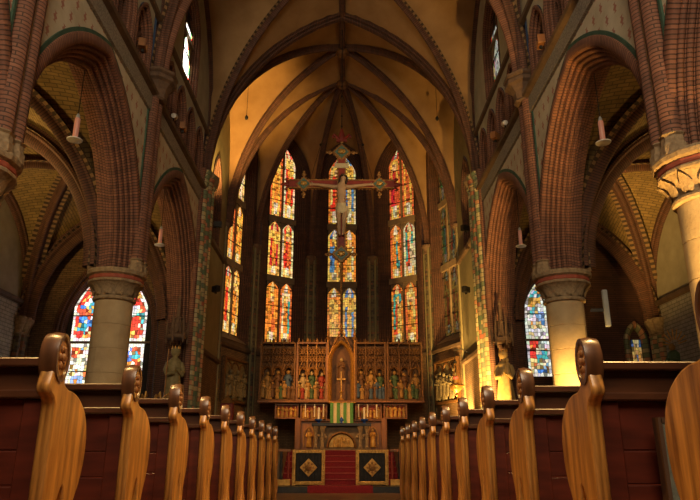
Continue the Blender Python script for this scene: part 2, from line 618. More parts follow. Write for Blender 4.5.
M['red_paint'] = m_noise('red_paint', [(0.3, (0.20, 0.022, 0.014)), (0.7, (0.30, 0.04, 0.024))], 8, 0.5)
M['carpet'] = m_noise('crimson_carpet', [(0.3, (0.20, 0.012, 0.018)), (0.7, (0.30, 0.022, 0.03))], 30, 0.95, bump=0.4, bscale=220, dist=0.004)
M['nosing'] = m_noise('rose_stair_nosing', [(0.3, (0.36, 0.06, 0.05)), (0.7, (0.46, 0.10, 0.08))], 20, 0.8)  # paler rose than the crimson carpet, along each step edge
M['slate'] = m_noise('black_slate', [(0.3, (0.016, 0.016, 0.018)), (0.7, (0.035, 0.034, 0.036))], 7, 0.35)
M['white_enamel'] = m_noise('white_enamel', [(0.3, (0.60, 0.58, 0.55)), (0.7, (0.70, 0.68, 0.64))], 5, 0.4)
M['grey_metal'] = m_noise('grey_metal', [(0.3, (0.28, 0.30, 0.31)), (0.7, (0.36, 0.38, 0.39))], 5, 0.4)
M['grey_board'] = m_noise('grey_green_felt_board', [(0.3, (0.085, 0.085, 0.065)), (0.7, (0.13, 0.13, 0.10))], 26, 0.95, bump=0.5, bscale=120, dist=0.004)
M['skin_wood'] = m_noise('painted_flesh', [(0.3, (0.42, 0.27, 0.16)), (0.7, (0.52, 0.35, 0.22))], 6, 0.55)
M['hair'] = m_noise('dark_painted_hair', [(0.3, (0.02, 0.012, 0.008)), (0.7, (0.05, 0.03, 0.018))], 18, 0.6)
M['cloth_pale'] = m_noise('pale_loincloth', [(0.3, (0.50, 0.42, 0.26)), (0.7, (0.64, 0.56, 0.38))], 12, 0.7)
M['green_enamel'] = m_noise('green_blue_enamel', [(0.3, (0.05, 0.13, 0.11)), (0.7, (0.14, 0.22, 0.17))], 16, 0.45)
M['blue_glass'] = m_noise('blue_glass_bowl', [(0.3, (0.02, 0.07, 0.36)), (0.7, (0.05, 0.14, 0.55))], 5, 0.2)
M['wax'] = m_noise('candle_wax', [(0.3, (0.72, 0.66, 0.52)), (0.7, (0.80, 0.75, 0.62))], 5, 0.5)
M['veil_green'] = m_noise('green_silk', [(0.3, (0.06, 0.22, 0.06)), (0.7, (0.10, 0.30, 0.09))], 12, 0.6)
M['veil_white'] = m_noise('cream_silk', [(0.3, (0.55, 0.50, 0.32)), (0.7, (0.66, 0.60, 0.40))], 12, 0.6)
M['rose_leaf'] = m_noise('dark_leaf', [(0.3, (0.03, 0.05, 0.02)), (0.7, (0.06, 0.10, 0.035))], 12, 0.6)
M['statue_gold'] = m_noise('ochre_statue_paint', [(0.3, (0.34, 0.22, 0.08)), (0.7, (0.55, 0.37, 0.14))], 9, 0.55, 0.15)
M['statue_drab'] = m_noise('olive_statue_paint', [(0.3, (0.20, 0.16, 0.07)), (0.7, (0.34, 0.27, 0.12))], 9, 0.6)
M['relief'] = m_noise('bronze_relief', [(0.3, (0.10, 0.085, 0.05)), (0.7, (0.24, 0.19, 0.10))], 16, 0.55, 0.2, 0.6, 30, 0.02)
PAINT = {}
for nm, c in {'red': (0.34, 0.045, 0.025), 'blue': (0.06, 0.11, 0.20), 'green': (0.07, 0.13, 0.06), 'ochre': (0.42, 0.24, 0.07), 'cream': (0.50, 0.38, 0.20), 'brown': (0.16, 0.075, 0.03)}.items():
    PAINT[nm] = m_noise('polychromy_' + nm, [(0.3, tuple(k * 0.75 for k in c)), (0.7, c)], 14, 0.55, 0.1)

# checkered nave floor
t = NT('checkered_tiles')
ck = t.n('ShaderNodeTexChecker', {'Vector': t.coord('Object'), 'Color1': (0.33, 0.20, 0.10), 'Color2': (0.13, 0.05, 0.028), 'Scale': 4.0}).outputs['Color']
col = t.mix(0.6, ck, t.ramp(t.noise(t.coord('Object'), 6, 4), [(0.3, (0.7, 0.7, 0.7)), (0.7, (1.2, 1.15, 1.1))]), 'MULTIPLY')
M['floor'] = t.P(Base_Color=col, Roughness=0.35)


def m_emit(name, color, strength):
    t = NT(name)
    return t.P(Base_Color=color, Emission_Color=color, Emission_Strength=strength, Roughness=0.4)


def m_glass(name, strength):
    """leaded stained glass lit by the daylight behind it; each piece has its own colour"""
    t = NT(name)
    a = t.n('ShaderNodeAttribute', attribute_name='Col').outputs['Color']
    nz = t.ramp(t.noise(t.coord('Object'), 7, 4), [(0.25, (0.55, 0.55, 0.55)), (0.7, (1.2, 1.2, 1.2))])
    c = t.mix(1.0, a, nz, 'MULTIPLY')
    return t.P(Base_Color=(0.02, 0.02, 0.02), Emission_Color=c, Emission_Strength=strength, Roughness=0.25)


GLASS = {k: m_glass('stained_glass_' + k, s) for k, s in {'bright': 1.55, 'mid': 1.1, 'dim': 0.55, 'faint': 0.16, 'day': 2.0, 'sky': 5.0}.items()}
M['lamp_tube'] = m_emit('pink_lamp_glass', (0.55, 0.24, 0.17), 0.12)
M['flood_glass'] = m_emit('flood_lamp_glass', (1.0, 0.72, 0.36), 1.2)
# ------------------------------------------------------------------ dimensions (metres; y runs up the nave, x = 0 on its axis)
FACE = 4.1            # inner face of the nave walls
AW = 8.9              # outer face of the aisles
BAY = 5.3
COLY = [-3.5, 1.8, 7.1, 12.4]
CHY = 17.7            # chancel arch
CAP = 4.4             # top of the column capitals
S_ARC, H_ARC = 2.65, 3.42
STR = 7.95            # underside of the frieze
SPR = 8.9             # springing of the high vaults
APX = 22.0            # centre of the apse polygon
AR = 4.3
CHW = 4.2             # half width of the choir
SANC = 1.09           # sanctuary floor


def inst(parts, parent, loc=(0, 0, 0), sx=1, rz=0.0):
    for nm, me in parts:
        put(nm, me, parent, loc, (0, 0, rz), (sx, 1, 1))


# ---------------- floor
mb = MB(); mb.box(-AW - 0.4, AW + 0.4, -4.0, 18.6, -0.3, 0.0)
floor = struct(put('floor', mb.mesh('floor', M['floor'])), 'checkered red and cream tile floor of the nave')
mb = MB(); mb.box(-4.6, 4.6, 20.75, 26.6, -0.3, SANC)
mb.box(-4.6, -1.62, 18.75, 20.75, -0.3, SANC); mb.box(1.62, 4.6, 18.75, 20.75, -0.3, SANC)
put('sanctuary_platform', mb.mesh('sanctuary_platform', M['stone_dark']), floor)

# ---------------- one bay of the nave wall, left side, bay centre at local y = 0
def lf(x):                      # local (u, depth, z) -> left wall
    return lambda u, d, z: (-(x + d), u, z)

bay = []
prof = [(-0.02, 0.02), (-0.02, -0.03), (0.0, -0.05), (0.15, -0.05), (0.17, -0.03), (0.17, 0.03)]
rolls(prof, 0.17, 0.03, 0.065, 0.08, 4, 0.6)
pr_in = prof + [(0.44, 0.36)]
mb = MB(); arch_sweep(mb, S_ARC, H_ARC, pr_in, 20, 0.0, 0.0, lambda u, d, z: (-(FACE + d), u, CAP + z))
pr_out = [(a, 0.72 - b) for a, b in reversed(prof)]
arch_sweep(mb, S_ARC, H_ARC, [(0.44, 0.36)] + pr_out, 14, 0.0, 0.0, lambda u, d, z: (-(FACE + d), u, CAP + z))
arch_me = mb.mesh('arch_moulding', M['brick'], True, 50); bay.append(('arch_moulding', arch_me))

mb = MB(); ln = arch_line(S_ARC + 0.075, H_ARC + 0.10, 0.0, 20)
arch_sweep(mb, S_ARC + 0.075, H_ARC + 0.10, [(0, 0.0), (0, -0.022), (0.075, -0.022), (0.075, 0.0)], 20, 0, 0, lambda u, d, z: (-(FACE + d), max(-2.4, min(2.4, u)), CAP + z))
bay.append(('green_band', mb.mesh('green_band', M['green_line'])))

mb = MB(); wall_open(mb, -2.65, 2.65, CAP, STR + 0.02, 0.0, S_ARC, H_ARC, CAP, CAP, f=lambda u, z: (-FACE, u, z), n=20)
bay.append(('spandrel', mb.mesh('spandrel', M['stencil'])))
mb = MB(); wall_open(mb, -2.65, 2.65, CAP, STR + 0.4, 0.0, S_ARC, H_ARC, CAP, CAP, f=lambda u, z: (-FACE - 0.72, u, z), n=14, flip=True)
bay.append(('aisle_spandrel', mb.mesh('aisle_spandrel', M['brick_dark'])))

def course(y0, y1, prof, mat, name):
    mb = MB(); rows = []; U = []; acc = 0
    for i, (d, z) in enumerate(prof):
        if i:
            acc += math.hypot(d - prof[i - 1][0], z - prof[i - 1][1])
        rows.append([(-(FACE - d), y0, z), (-(FACE - d), y1, z)]); U.append([(y0, acc), (y1, acc)])
    mb.grid(rows, U)
    return (name, mb.mesh(name, mat))

bay.append(course(-2.65, 2.65, [(0.0, STR - 0.02), (0.05, STR), (0.05, STR + 0.36)], M['frieze'], 'frieze'))
bay.append(course(-2.65, 2.65, [(0.05, STR + 0.36), (0.14, STR + 0.40), (0.16, STR + 0.47), (0.10, STR + 0.53), (-0.02, STR + 0.55)], M['ledge'], 'string_course'))

# triforium: four blind arches per bay, each with two small lights and a foil
TZ0, TZ1 = STR + 0.53, 10.25
TS, TH, TSPR = 0.5, 0.72, 9.32
tri = MB()
for c in (-1.605, -0.535, 0.535, 1.605):
    wall_open(tri, c - 0.535, c + 0.535, TZ0, TZ1, c, TS, TH, TSPR, TZ0, f=lambda u, z: (-FACE, u, z), n=8)
tri_pl = tri.mesh('triforium_plaster', M['plaster_grey']); bay.append(('triforium_plaster', tri_pl))
tp = [(0.0, -0.03), (0.05, -0.03)]; rolls(tp, 0.05, -0.02, 0.055, 0.07, 3, 0.6); tp.append((0.22, 0.28))
mb = MB(); arch_sweep(mb, TS, TH, tp, 8, TSPR - TZ0, TSPR - TZ0, lambda u, d, z: (-(FACE + d), u, TSPR + z))
tri_arch = mb.mesh('triforium_arch', M['brick'], True, 50)
mb = MB(); mb.add([(-FACE - 0.24, -0.45, TZ0), (-FACE - 0.24, 0.45, TZ0), (-FACE - 0.24, 0.45, TZ1), (-FACE - 0.24, -0.45, TZ1)], [(0, 1, 2, 3)])
tri_back = mb.mesh('niche_back', M['niche'])
mb = MB()
for u0 in (-0.14, 0.14):
    arch_sweep(mb, 0.135, 0.24, [(0.0, 0.2), (0.0, 0.12), (0.035, 0.10), (0.05, 0.2)], 5, 0.72, 0.72, lambda u, d, z, u0=u0: (-(FACE + d), u + u0, 9.22 + z))
mb.tube([(-FACE - 0.14, 0, TZ0), (-FACE - 0.14, 0, 9.25)], 0.035, 8)
for k in range(3):
    a = PI / 2 + k * 2 * PI / 3
    mb.tube([(-FACE - 0.14, 0.0 + 0.075 * math.cos(a) + 0.06 * math.cos(b), 9.62 + 0.075 * math.sin(a) + 0.06 * math.sin(b)) for b in [q * PI / 4 for q in range(9)]], 0.016, 5)
tri_tr = mb.mesh('triforium_tracery', M['brick_dark'], True, 50)
for c in (-1.605, -0.535, 0.535, 1.605):
    bay.append((('triforium_arch', c), tri_arch)); bay.append((('niche_back', c), tri_back)); bay.append((('triforium_tracery', c), tri_tr))
bay.append(course(-2.65, 2.65, [(-0.02, TZ1 - 0.06), (0.07, TZ1 - 0.03), (0.09, TZ1 + 0.04), (0.0, TZ1 + 0.09)], M['ledge'], 'upper_string_course'))

# clerestory wall with one lancet per bay
WS, WH, WSPR, WSILL = 0.85, 1.25, 12.0, 10.5
mb = MB(); wall_open(mb, -2.65, 2.65, TZ1, 15.4, 0.0, WS, WH, WSPR, WSILL, f=lambda u, z: (-FACE, u, z), n=8)
bay.append(('clerestory_wall', mb.mesh('clerestory_wall', M['plaster_grey'])))
cp = [(0.0, -0.02), (0.05, -0.02)]; rolls(cp, 0.05, 0.0, 0.08, 0.055, 3, 0.6); cp.append((0.30, 0.20))
mb = MB(); arch_sweep(mb, WS, WH, cp, 8, WSPR - WSILL, WSPR - WSILL, lambda u, d, z: (-(FACE + d), u, WSPR + z))
bay.append(('lancet_moulding', mb.mesh('lancet_moulding', M['brick'], True, 50)))
mb = MB(); mb.add([(-FACE, -WS, WSILL), (-FACE, WS, WSILL), (-FACE - 0.2, WS, WSILL + 0.22), (-FACE - 0.2, -WS, WSILL + 0.22)], [(0, 1, 2, 3)])
bay.append(('lancet_sill', mb.mesh('lancet_sill', M['stone_dark'])))

wall_left = struct(empty('wall_left'), 'left nave wall of brick arches, white spandrels and blind triforium')
wall_right = struct(empty('wall_right'), 'right nave wall of brick arches, white spandrels and blind triforium')
BAYC = [-0.85, 4.45, 9.75, 15.05]
for sgn, wl in ((1, wall_left), (-1, wall_right)):
    for yc in BAYC:
        for nm, me in bay:
            if isinstance(nm, tuple):
                put(nm[0], me, wl, (0, yc + nm[1], 0), (0, 0, 0), (sgn, 1, 1))
            else:
                put(nm, me, wl, (0, yc, 0), (0, 0, 0), (sgn, 1, 1))

# jamb of the last arch runs down to the floor beside the chancel pier
mb = MB()
rows = []; U = []; acc = 0
pj = pr_in + pr_out
for i, (dr, dp) in enumerate(pj):
    if i:
        acc += math.hypot(dr - pj[i - 1][0], dp - pj[i - 1][1])
    rows.append([(-(FACE + dp), CHY - dr, 0.0), (-(FACE + dp), CHY - dr, CAP)]); U.append([(acc, 0), (acc, CAP)])
mb.grid(rows, U)
jamb = mb.mesh('arch_jamb', M['brick_dark'], True, 50)
for sgn, wl in ((1, wall_left), (-1, wall_right)):
    put('arch_jamb', jamb, wl, (0, 0, 0), (0, 0, 0), (sgn, 1, 1))

# wall shafts: a pair of brick shafts from the column capital to a corbel capital, rib bundle above
mb = MB()
for dy in (-0.135, 0.135):
    mb.lathe([(0.125, CAP + 0.25), (0.125, 8.35)], 14, (-FACE + 0.03, dy, 0), rot=0.0)
shaft = mb.mesh('wall_shaft', M['brick'], True)
mb = MB()
for dy in (0.0,):
    mb.box(-FACE - 0.05, -FACE + (0.06 if dy else 0.10), dy - 0.018, dy + 0.018, CAP + 0.25, 8.35)
shaft_line = mb.mesh('shaft_joint_band', M['tan_line'])
mb = MB()
for dy in (-0.33, 0.33):
    mb.box(-FACE - 0.05, -FACE + 0.03, dy - 0.028, dy + 0.028, CAP + 1.2, STR)
shaft_green = mb.mesh('green_band', M['green_line'])
mb = MB()
for dy in (-0.15, 0.15):
    mb.lathe([(0.165, CAP - 0.02), (0.165, CAP + 0.10), (0.14, CAP + 0.13), (0.14, CAP + 0.21), (0.17, CAP + 0.235), (0.125, CAP + 0.27)], 8, (-FACE + 0.03, dy * 0.9, 0), rot=PI / 8)
shaft_base = mb.mesh('shaft_base', M['cap_tan'])
mb = MB()
mb.lathe([(0.22, 8.30), (0.27, 8.34), (0.24, 8.38), (0.27, 8.55), (0.36, 8.68), (0.44, 8.72), (0.44, 8.80), (0.40, 8.84), (0.46, 8.88), (0.46, 8.94), (0.36, 8.98)], 8, (-FACE + 0.02, 0, 0), rot=PI / 8)
corbel = mb.mesh('corbel_capital', M['corbel'])
for sgn, wl in ((1, wall_left), (-1, wall_right)):
    for y in COLY:
        for nm, me in (('wall_shaft', shaft), ('shaft_joint_band', shaft_line), ('green_band', shaft_green), ('shaft_base', shaft_base), ('corbel_capital', corbel)):
            put(nm, me, wl, (0, y, 0), (0, 0, 0), (sgn, 1, 1))

# ---------------- high vault
ceiling = struct(empty('ceiling'), 'brown ribbed vault over nave, choir and apse')
mb = MB(); vault_bay(mb, FACE, BAY / 2, 0, 0, SPR, 5.85, 6.1, 1.6, 3.9)
web = mb.mesh('vault_web', M['vault'], True, 30)
mb = MB(); ribm = []
for sx in (-1, 1):
    for sy in (-1, 1):
        r = MB(); rib(r, (sx * FACE, sy * BAY / 2), (0, 0), SPR, 6.1, 0.68)
        ribm.append(r.mesh('diagonal_rib', M['brick_dark'], True, 50))
tooth = []
def tooth_strip(p0, p1, z0, h, side, off=0.11, w=0.085, n=20, lift=-0.02):
    """strip of toothed bricks against the web beside a rib"""
    mb = MB(); p0 = Vector(p0); p1 = Vector(p1); L = (p1 - p0).length; hd = (p1 - p0).normalized(); sd = Vector((-hd.y, hd.x)) * side
    rows = []; U = []; acc = 0; last = None
    for k in range(n + 1):
        s = 1 - math.cos(k / n * PI / 2); q = p0 + (p1 - p0) * s; z = z0 + zarc(s, L, h)
        P = Vector((q.x, q.y, z))
        if last is not None:
            acc += (P - last).length
        last = P
        a = q + sd * off; b = q + sd * (off + w)
        rows.append([(a.x, a.y, z - 0.10), (b.x, b.y, z - 0.10)]); U.append([(0, acc), (w, acc)])
    mb.grid(rows, U)
    return mb.mesh('toothed_course', M['tooth'])
tr_l = MB(); rib(tr_l, (-FACE, 0), (0, 0), SPR, 5.85, 0.9); tr_lm = tr_l.mesh('transverse_rib', M['brick'], True, 50)
tr_r = MB(); rib(tr_r, (FACE, 0), (0, 0), SPR, 5.85, 0.9); tr_rm = tr_r.mesh('transverse_rib', M['brick'], True, 50)
mb = MB(); mb.tube([(0, -BAY / 2, SPR + 5.82), (0, 0, SPR + 6.03), (0, BAY / 2, SPR + 5.82)], 0.10, 8)
ridge = mb.mesh('ridge_rib', M['brick_dark'], True)
mb = MB(); mb.lathe([(0.02, -0.42), (0.16, -0.40), (0.24, -0.3), (0.24, -0.2), (0.1, -0.12), (0.1, 0.1)], 12, (0, 0, SPR + 6.1))
boss = mb.mesh('boss', M['gold_dark'], True)
# wall ribs along the clerestory
mb = MB()
for s_ in (-1, 1):
    rib(mb, (s_ * -FACE, -BAY / 2), (s_ * -FACE, 0), SPR + 1.6, 3.9, 0.6, stilt=1.6)
    rib(mb, (s_ * -FACE, BAY / 2), (s_ * -FACE, 0), SPR + 1.6, 3.9, 0.6, stilt=1.6)
wrib = mb.mesh('wall_rib', M['brick_dark'], True, 50)
for yc in BAYC:
    put('vault_web', web, ceiling, (0, yc, 0))
    for r in ribm:
        put('diagonal_rib', r, ceiling, (0, yc, 0))
    put('ridge_rib', ridge, ceiling, (0, yc, 0)); put('boss', boss, ceiling, (0, yc, 0)); put('wall_rib', wrib, ceiling, (0, yc, 0))
for y in COLY[1:]:
    put('transverse_rib', tr_lm, ceiling, (0, y, 0)); put('transverse_rib', tr_rm, ceiling, (0, y, 0))
for sx in (-1, 1):
    for sy in (-1, 1):
        for sd in (-1, 1):
            if -sd * sx * -sy * sx * sx < 0:
                continue
            me = tooth_strip((sx * FACE, sy * BAY / 2), (0, 0), SPR, 6.1, sd)
            for yc in BAYC[2:]:
                put('toothed_course', me, ceiling, (0, yc, 0))

# chancel arch: heavier moulded arch
ca = [(-0.15, 0.08), (-0.04, 0.08), (-0.02, 0.12)]; rolls(ca, -0.02, 0.12, 0.07, 0.10, 2, 0.6); ca += [(0.13, 0.38), (0.05, 0.46), (-0.15, 0.5)]
mb = MB(); arch_sweep(mb, FACE, 5.85, ca, 22, 0, 0, lambda u, d, z: (u, CHY - 0.25 + d, SPR + z))
put('chancel_arch', mb.mesh('chancel_arch', M['brick_dark'], True, 50), ceiling)

# choir bay
CB = (APX - CHY) / 2
CYC = CHY + CB
mb = MB(); vault_bay(mb, CHW, CB, 0, CYC, SPR, 6.05, 6.15, 1.6, 4.1)
put('vault_web', mb.mesh('choir_vault_web', M['vault'], True, 30), ceiling)
for sx in (-1, 1):
    for sy in (-1, 1):
        r = MB(); rib(r, (sx * CHW, CYC + sy * CB), (0, CYC), SPR, 6.15, 0.68); put('diagonal_rib', r.mesh('choir_rib', M['brick_dark'], True, 50), ceiling)
    r = MB(); rib(r, (sx * CHW, APX), (0, APX), SPR, 6.22, 0.8); put('transverse_rib', r.mesh('apse_arch', M['brick_dark'], True, 50), ceiling)
mb = MB(); mb.tube([(0, CHY, SPR + 5.85), (0, CYC, SPR + 5.95), (0, APX, SPR + 6.0)], 0.095, 8); put('ridge_rib', mb.mesh('choir_ridge', M['brick_dark'], True), ceiling)
put('boss', boss, ceiling, (0, CYC, 0.05)); put('boss', boss, ceiling, (0, APX, 0.1))

# apse vault: five webs rising to the boss
AV = [Vector((-AR * math.cos(k * PI / 5), APX + AR * math.sin(k * PI / 5))) for k in range(6)]
B0 = Vector((0, APX))
for i in range(5):
    P0, P1 = AV[i], AV[i + 1]; Mid = (P0 + P1) / 2; hs = (P1 - P0).length / 2
    mb = MB()
    for Vt in (P0, P1):
        rows = []; U = []
        for k in range(15):
            s = 1 - math.cos(k / 14 * PI / 2); w = 1 - s
            Pw = Mid + (Vt - Mid) * w; Q = Vt + (B0 - Vt) * s
            zw = SPR + (3.2 * min(1, s * 14) + zarc(s, hs, 2.35) if s > 0 else 0); zd = SPR + zarc(s, AR, 6.2)
            rows.append([(Pw.x * (1 - t) + Q.x * t, Pw.y * (1 - t) + Q.y * t, zw * (1 - t) + zd * t + 0.08 * math.sin(PI * t) * s) for t in [j / 6 for j in range(7)]])
            U.append([(j / 6 * 4, k / 14 * 6) for j in range(7)])
        mb.grid(rows, U)
    put('vault_web', mb.mesh('apse_web', M['vault'], True, 30), ceiling)
for i in range(6):
    r = MB(); rib(r, AV[i], B0, SPR, 6.2, 0.66); put('apse_rib', r.mesh('apse_rib', M['brick_dark'], True, 50), ceiling)

# ---------------- stained glass
WARMC = [(1.0, 0.55, 0.10), (1.0, 0.36, 0.06), (1.0, 0.75, 0.30), (0.95, 0.88, 0.62), (0.9, 0.20, 0.06), (1.0, 0.65, 0.18)]
COOLC = [(0.10, 0.30, 0.85), (0.08, 0.55, 0.60), (0.15, 0.62, 0.22), (0.35, 0.55, 0.9)]
WHITEC = [(1.0, 0.95, 0.82), (0.95, 0.92, 0.9), (1.0, 0.86, 0.6)]
REDC = [(0.95, 0.06, 0.04), (0.85, 0.12, 0.05), (0.75, 0.03, 0.06)]


def pane(w, h, rng, style, mat, hw=None):
    """one stained glass panel, base at z = 0, centred on x; every glass piece is a face with its own colour, set in lead"""
    nx = max(5, int(round(w / 0.085))); ny = max(5, int(round(h / 0.105)))
    robe = rng.choice([REDC, REDC, REDC, COOLC[2:3], COOLC[:1], WARMC[:2], WARMC[:2], REDC]); robe2 = rng.choice([WHITEC, WARMC, WARMC, COOLC[:2], REDC])
    if style == 'amber':
        robe = rng.choice([REDC, WARMC[:2], WARMC[:2], COOLC[:1]]); robe2 = WARMC
    bgc = rng.choice(WARMC[:3] + WARMC[:2] + ([COOLC[1], WHITEC[2]] if style != 'amber' else WARMC[:2])); bord = rng.choice(WARMC); can = rng.choice(WHITEC + [WARMC[2]]); rc1 = rng.choice(robe); rc2 = rng.choice(robe2); basec_ = rng.choice(WARMC)
    lean = rng.uniform(-0.12, 0.12); two = rng.random() < 0.4
    def near(c):
        return tuple(max(0.0, k * rng.uniform(0.75, 1.1)) for k in c)
    blot = [(rng.uniform(-1, 1), rng.uniform(0, 1), rng.choice([COOLC[0], COOLC[3], REDC[0], REDC[1], WHITEC[0], WHITEC[1], WARMC[2], WARMC[0], COOLC[1], WHITEC[2]])) for _ in range(max(7, int(14 * h)))]
    def pick(u, v):
        au = abs(u)
        if style == 'tangle':
            if au > 0.84 or v < 0.06 or v > 0.95:
                return near(WHITEC[0])
            b = min(blot, key=lambda q: (q[0] - u) ** 2 * w * w / 4 + (q[1] - v) ** 2 * h * h)
            return near(b[2]) if rng.random() < 0.8 else rng.choice(WHITEC + WARMC)
        if style == 'pale':
            return near(WHITEC[0]) if au < 0.7 else near(rng.choice(WARMC[2:4] + REDC[:1] + COOLC[2:3]))
        if style == 'ornament':
            d = math.hypot(u, (v - 0.5) * 2 * h / w) + 0.0
            return near(can) if (d % 0.7) < 0.4 else near(rc1 if (d % 1.4) < 0.7 else bord)
        if au > 0.80:
            return near(bord)
        if v > 0.84:
            return near(can) if au < 0.45 else near(rc1)
        if v < 0.18:
            return near(WARMC[5]) if au > 0.45 or v < 0.04 else near(rc2 if au > 0.2 else WHITEC[0])
        for cx_, k_ in (((-0.34, 0.62), (0.36, 0.56)) if two else ((lean, 1.0),)):
            du = (u - cx_) / (0.7 if two else 1.0); top = 0.74 if k_ > 0.6 else 0.66
            if abs(v - top) < 0.06 and abs(du) < 0.36:
                return (1.0, 0.70, 0.16) if (abs(du) > 0.2 or v > top + 0.03) else (1.0, 0.62, 0.34)
            if v < top - 0.05 and abs(du) < 0.40 + 0.34 * (top - v):
                return near(rc1 if (du < 0.08) == (k_ > 0.6) else rc2)
        return near(bgc)
    P = []
    for j in range(ny + 1):
        row = []
        for i in range(nx + 1):
            ju = rng.uniform(-0.3, 0.3) / nx if 0 < i < nx else 0
            jv = rng.uniform(-0.3, 0.3) / ny if 0 < j < ny else 0
            row.append((i / nx + ju, j / ny + jv))
        P.append(row)
    V = []; F = []; C = []; mi = []
    def pos(u, v):
        return ((u - 0.5) * w * (hw(v) if hw else 1.0), v * h)
    for j in range(ny):
        for i in range(nx):
            q = [pos(*P[j][i]), pos(*P[j][i + 1]), pos(*P[j + 1][i + 1]), pos(*P[j + 1][i])]
            cx = sum(p[0] for p in q) / 4; cz = sum(p[1] for p in q) / 4
            k = 0.90; b = len(V)
            V += [(cx + (p[0] - cx) * k, 0.0, cz + (p[1] - cz) * k) for p in q]
            F.append((b, b + 1, b + 2, b + 3)); mi.append(0)
            c = pick((i + 0.5) / nx * 2 - 1, (j + 0.5) / ny)
            f_ = rng.uniform(0.55, 1.05) if rng.random() < 0.85 else 0.22
            tint = (1.0, 0.80, 0.52) if style in ('warm', 'amber') else (1.0, 1.0, 1.0)
            C.append(tuple(k_ * f_ * t_ for k_, t_ in zip(c, tint)))
    nb = 10; b = len(V)
    for j in range(nb + 1):
        v = j / nb
        V += [(pos(0, v)[0], 0.012, v * h), (pos(1, v)[0], 0.012, v * h)]
    for j in range(nb):
        F.append((b + 2 * j, b + 2 * j + 1, b + 2 * j + 3, b + 2 * j + 2)); mi.append(1); C.append((0, 0, 0))
    me = bpy.data.meshes.new('pane')
    me.from_pydata(V, [], F)
    me.materials.append(mat); me.materials.append(M['lead'])
    at = me.color_attributes.new('Col', 'FLOAT_COLOR', 'CORNER')
    for p in me.polygons:
        p.material_index = mi[p.index]
        for li in p.loop_indices:
            at.data[li].color = (*C[p.index], 1)
    return me


WN = [0]
def glass_window(parent, s, h_arch, rows, spring, sill, lights, mat_of, style, seed, label, mull=0.05, heads=True):
    """stone lights and glass in a pointed opening of half-width s; parent is the window's empty (local x along wall, y outward)"""
    rng = random.Random(seed)
    R = arch_R(s, h_arch); c = R - s
    def half(z):                       # clear half width at height z
        if z <= spring:
            return s
        return max(0.02, math.sqrt(max(0.0, R * R - (z - spring) ** 2)) - c)
    lw = 2 * s / lights
    for ri, (z0, z1) in enumerate(rows):
        for li in range(lights):
            x0 = -s + li * lw + mull; x1 = -s + (li + 1) * lw - mull
            w = x1 - x0; xc = (x0 + x1) / 2
            top = z1
            arched = z1 > spring + 0.02
            if arched:
                # light follows the window arch: find its height
                outer = min(abs(x0), abs(x1))
                top = spring + math.sqrt(max(0.01, R * R - (outer + c) ** 2)) - 0.03
                top = min(top, z1)
                xi = x1 if xc < 0 else x0; sg = -1 if xc < 0 else 1
                nrow = 12
                def hw(v, z0=z0, top=top, w=w):
                    z = z0 + v * (top - z0)
                    return max(0.04, min(1.0, (half(z) - mull - (0.0)) / w)) if lights == 2 else max(0.04, min(1.0, half(z) / (w / 2)))
                me = pane(w, top - z0, rng, style, mat_of(ri), hw)
                # squeeze towards the mullion side
                if lights == 2:
                    for v in me.vertices:
                        k = hw(v.co.z / (top - z0))
                        v.co.x += -sg * (w / 2) * (1 - k)
                put('pane', me, parent, (xc, 0, z0))
            else:
                st = style
                hh = z1 - z0
                def hw2(v, hh=hh, w=w):          # each light ends in a small pointed head
                    z = v * hh - (hh - w * 0.55)
                    return 1.0 if z <= 0 else max(0.05, 1.0 - (z / (w * 0.55)) ** 1.8)
                put('pane', pane(w, hh, rng, st, mat_of(ri), hw2 if heads else None), parent, (xc, 0, z0))
    mb = MB(); out_l = [(x, spring + z) for x, z in arch_line(s + 0.12, h_arch + 0.15, 0.0, 8)]
    put('light_stop_plate', plate('light_stop_plate', [[(-s - 0.12, sill - 0.1)] + out_l + [(s + 0.12, sill - 0.1)]], 0.02, M['lead']), parent, (0, 0.045, 0))  # backing added behind the glass so no outside light leaks past it
    # mullions
    mb = MB()
    for li in range(1, lights):
        x = -s + li * lw
        mb.lathe([(mull * 0.9, sill), (mull * 0.9, spring + h_arch * (0.86 if lights == 2 else 0.6))], 6, (x, -0.03, 0))
    put('mullion', mb.mesh('mullion', M['stone_dark'], True), parent)
    for (z0, z1), nxt in zip(rows, rows[1:]):
        mb = MB(); mb.box(-s, s, -0.09, 0.03, z1 + 0.0, nxt[0])
        put('transom', mb.mesh('transom', M['stone_dark']), parent)
        if not heads:
            continue
        mb = MB()
        for li in range(lights):
            x0 = -s + li * lw + mull; x1 = x0 + lw - 2 * mull; w = x1 - x0; xc = (x0 + x1) / 2
            # solid tracery spandrels around the pointed head and a small foil
            for sg in (-1, 1):
                pts = [(xc + sg * w / 2, -0.02, z1)]
                for k in range(7):
                    v = k / 6
                    z = z1 - w * 0.55 * (1 - v)
                    hwv = max(0.05, 1.0 - v ** 1.8)
                    pts.append((xc + sg * w / 2 * hwv, -0.02, z))
                for k in range(1, 7):
                    mb.add([pts[0], pts[k], pts[k + 1]], [(0, 1, 2)])
        put('tracery', mb.mesh('tracery', M['stone_dark']), parent)
    mb = MB()
    for z0, z1 in rows:
        k = 1
        while z0 + k * 0.75 < z1 - 0.2:
            z = z0 + k * 0.75; hh = half(z)
            mb.box(-hh, hh, -0.025, -0.005, z - 0.014, z + 0.014); k += 1
    put('saddle_bar', mb.mesh('saddle_bar', M['iron']), parent)
    WN[0] += 1
    return struct(parent, label)


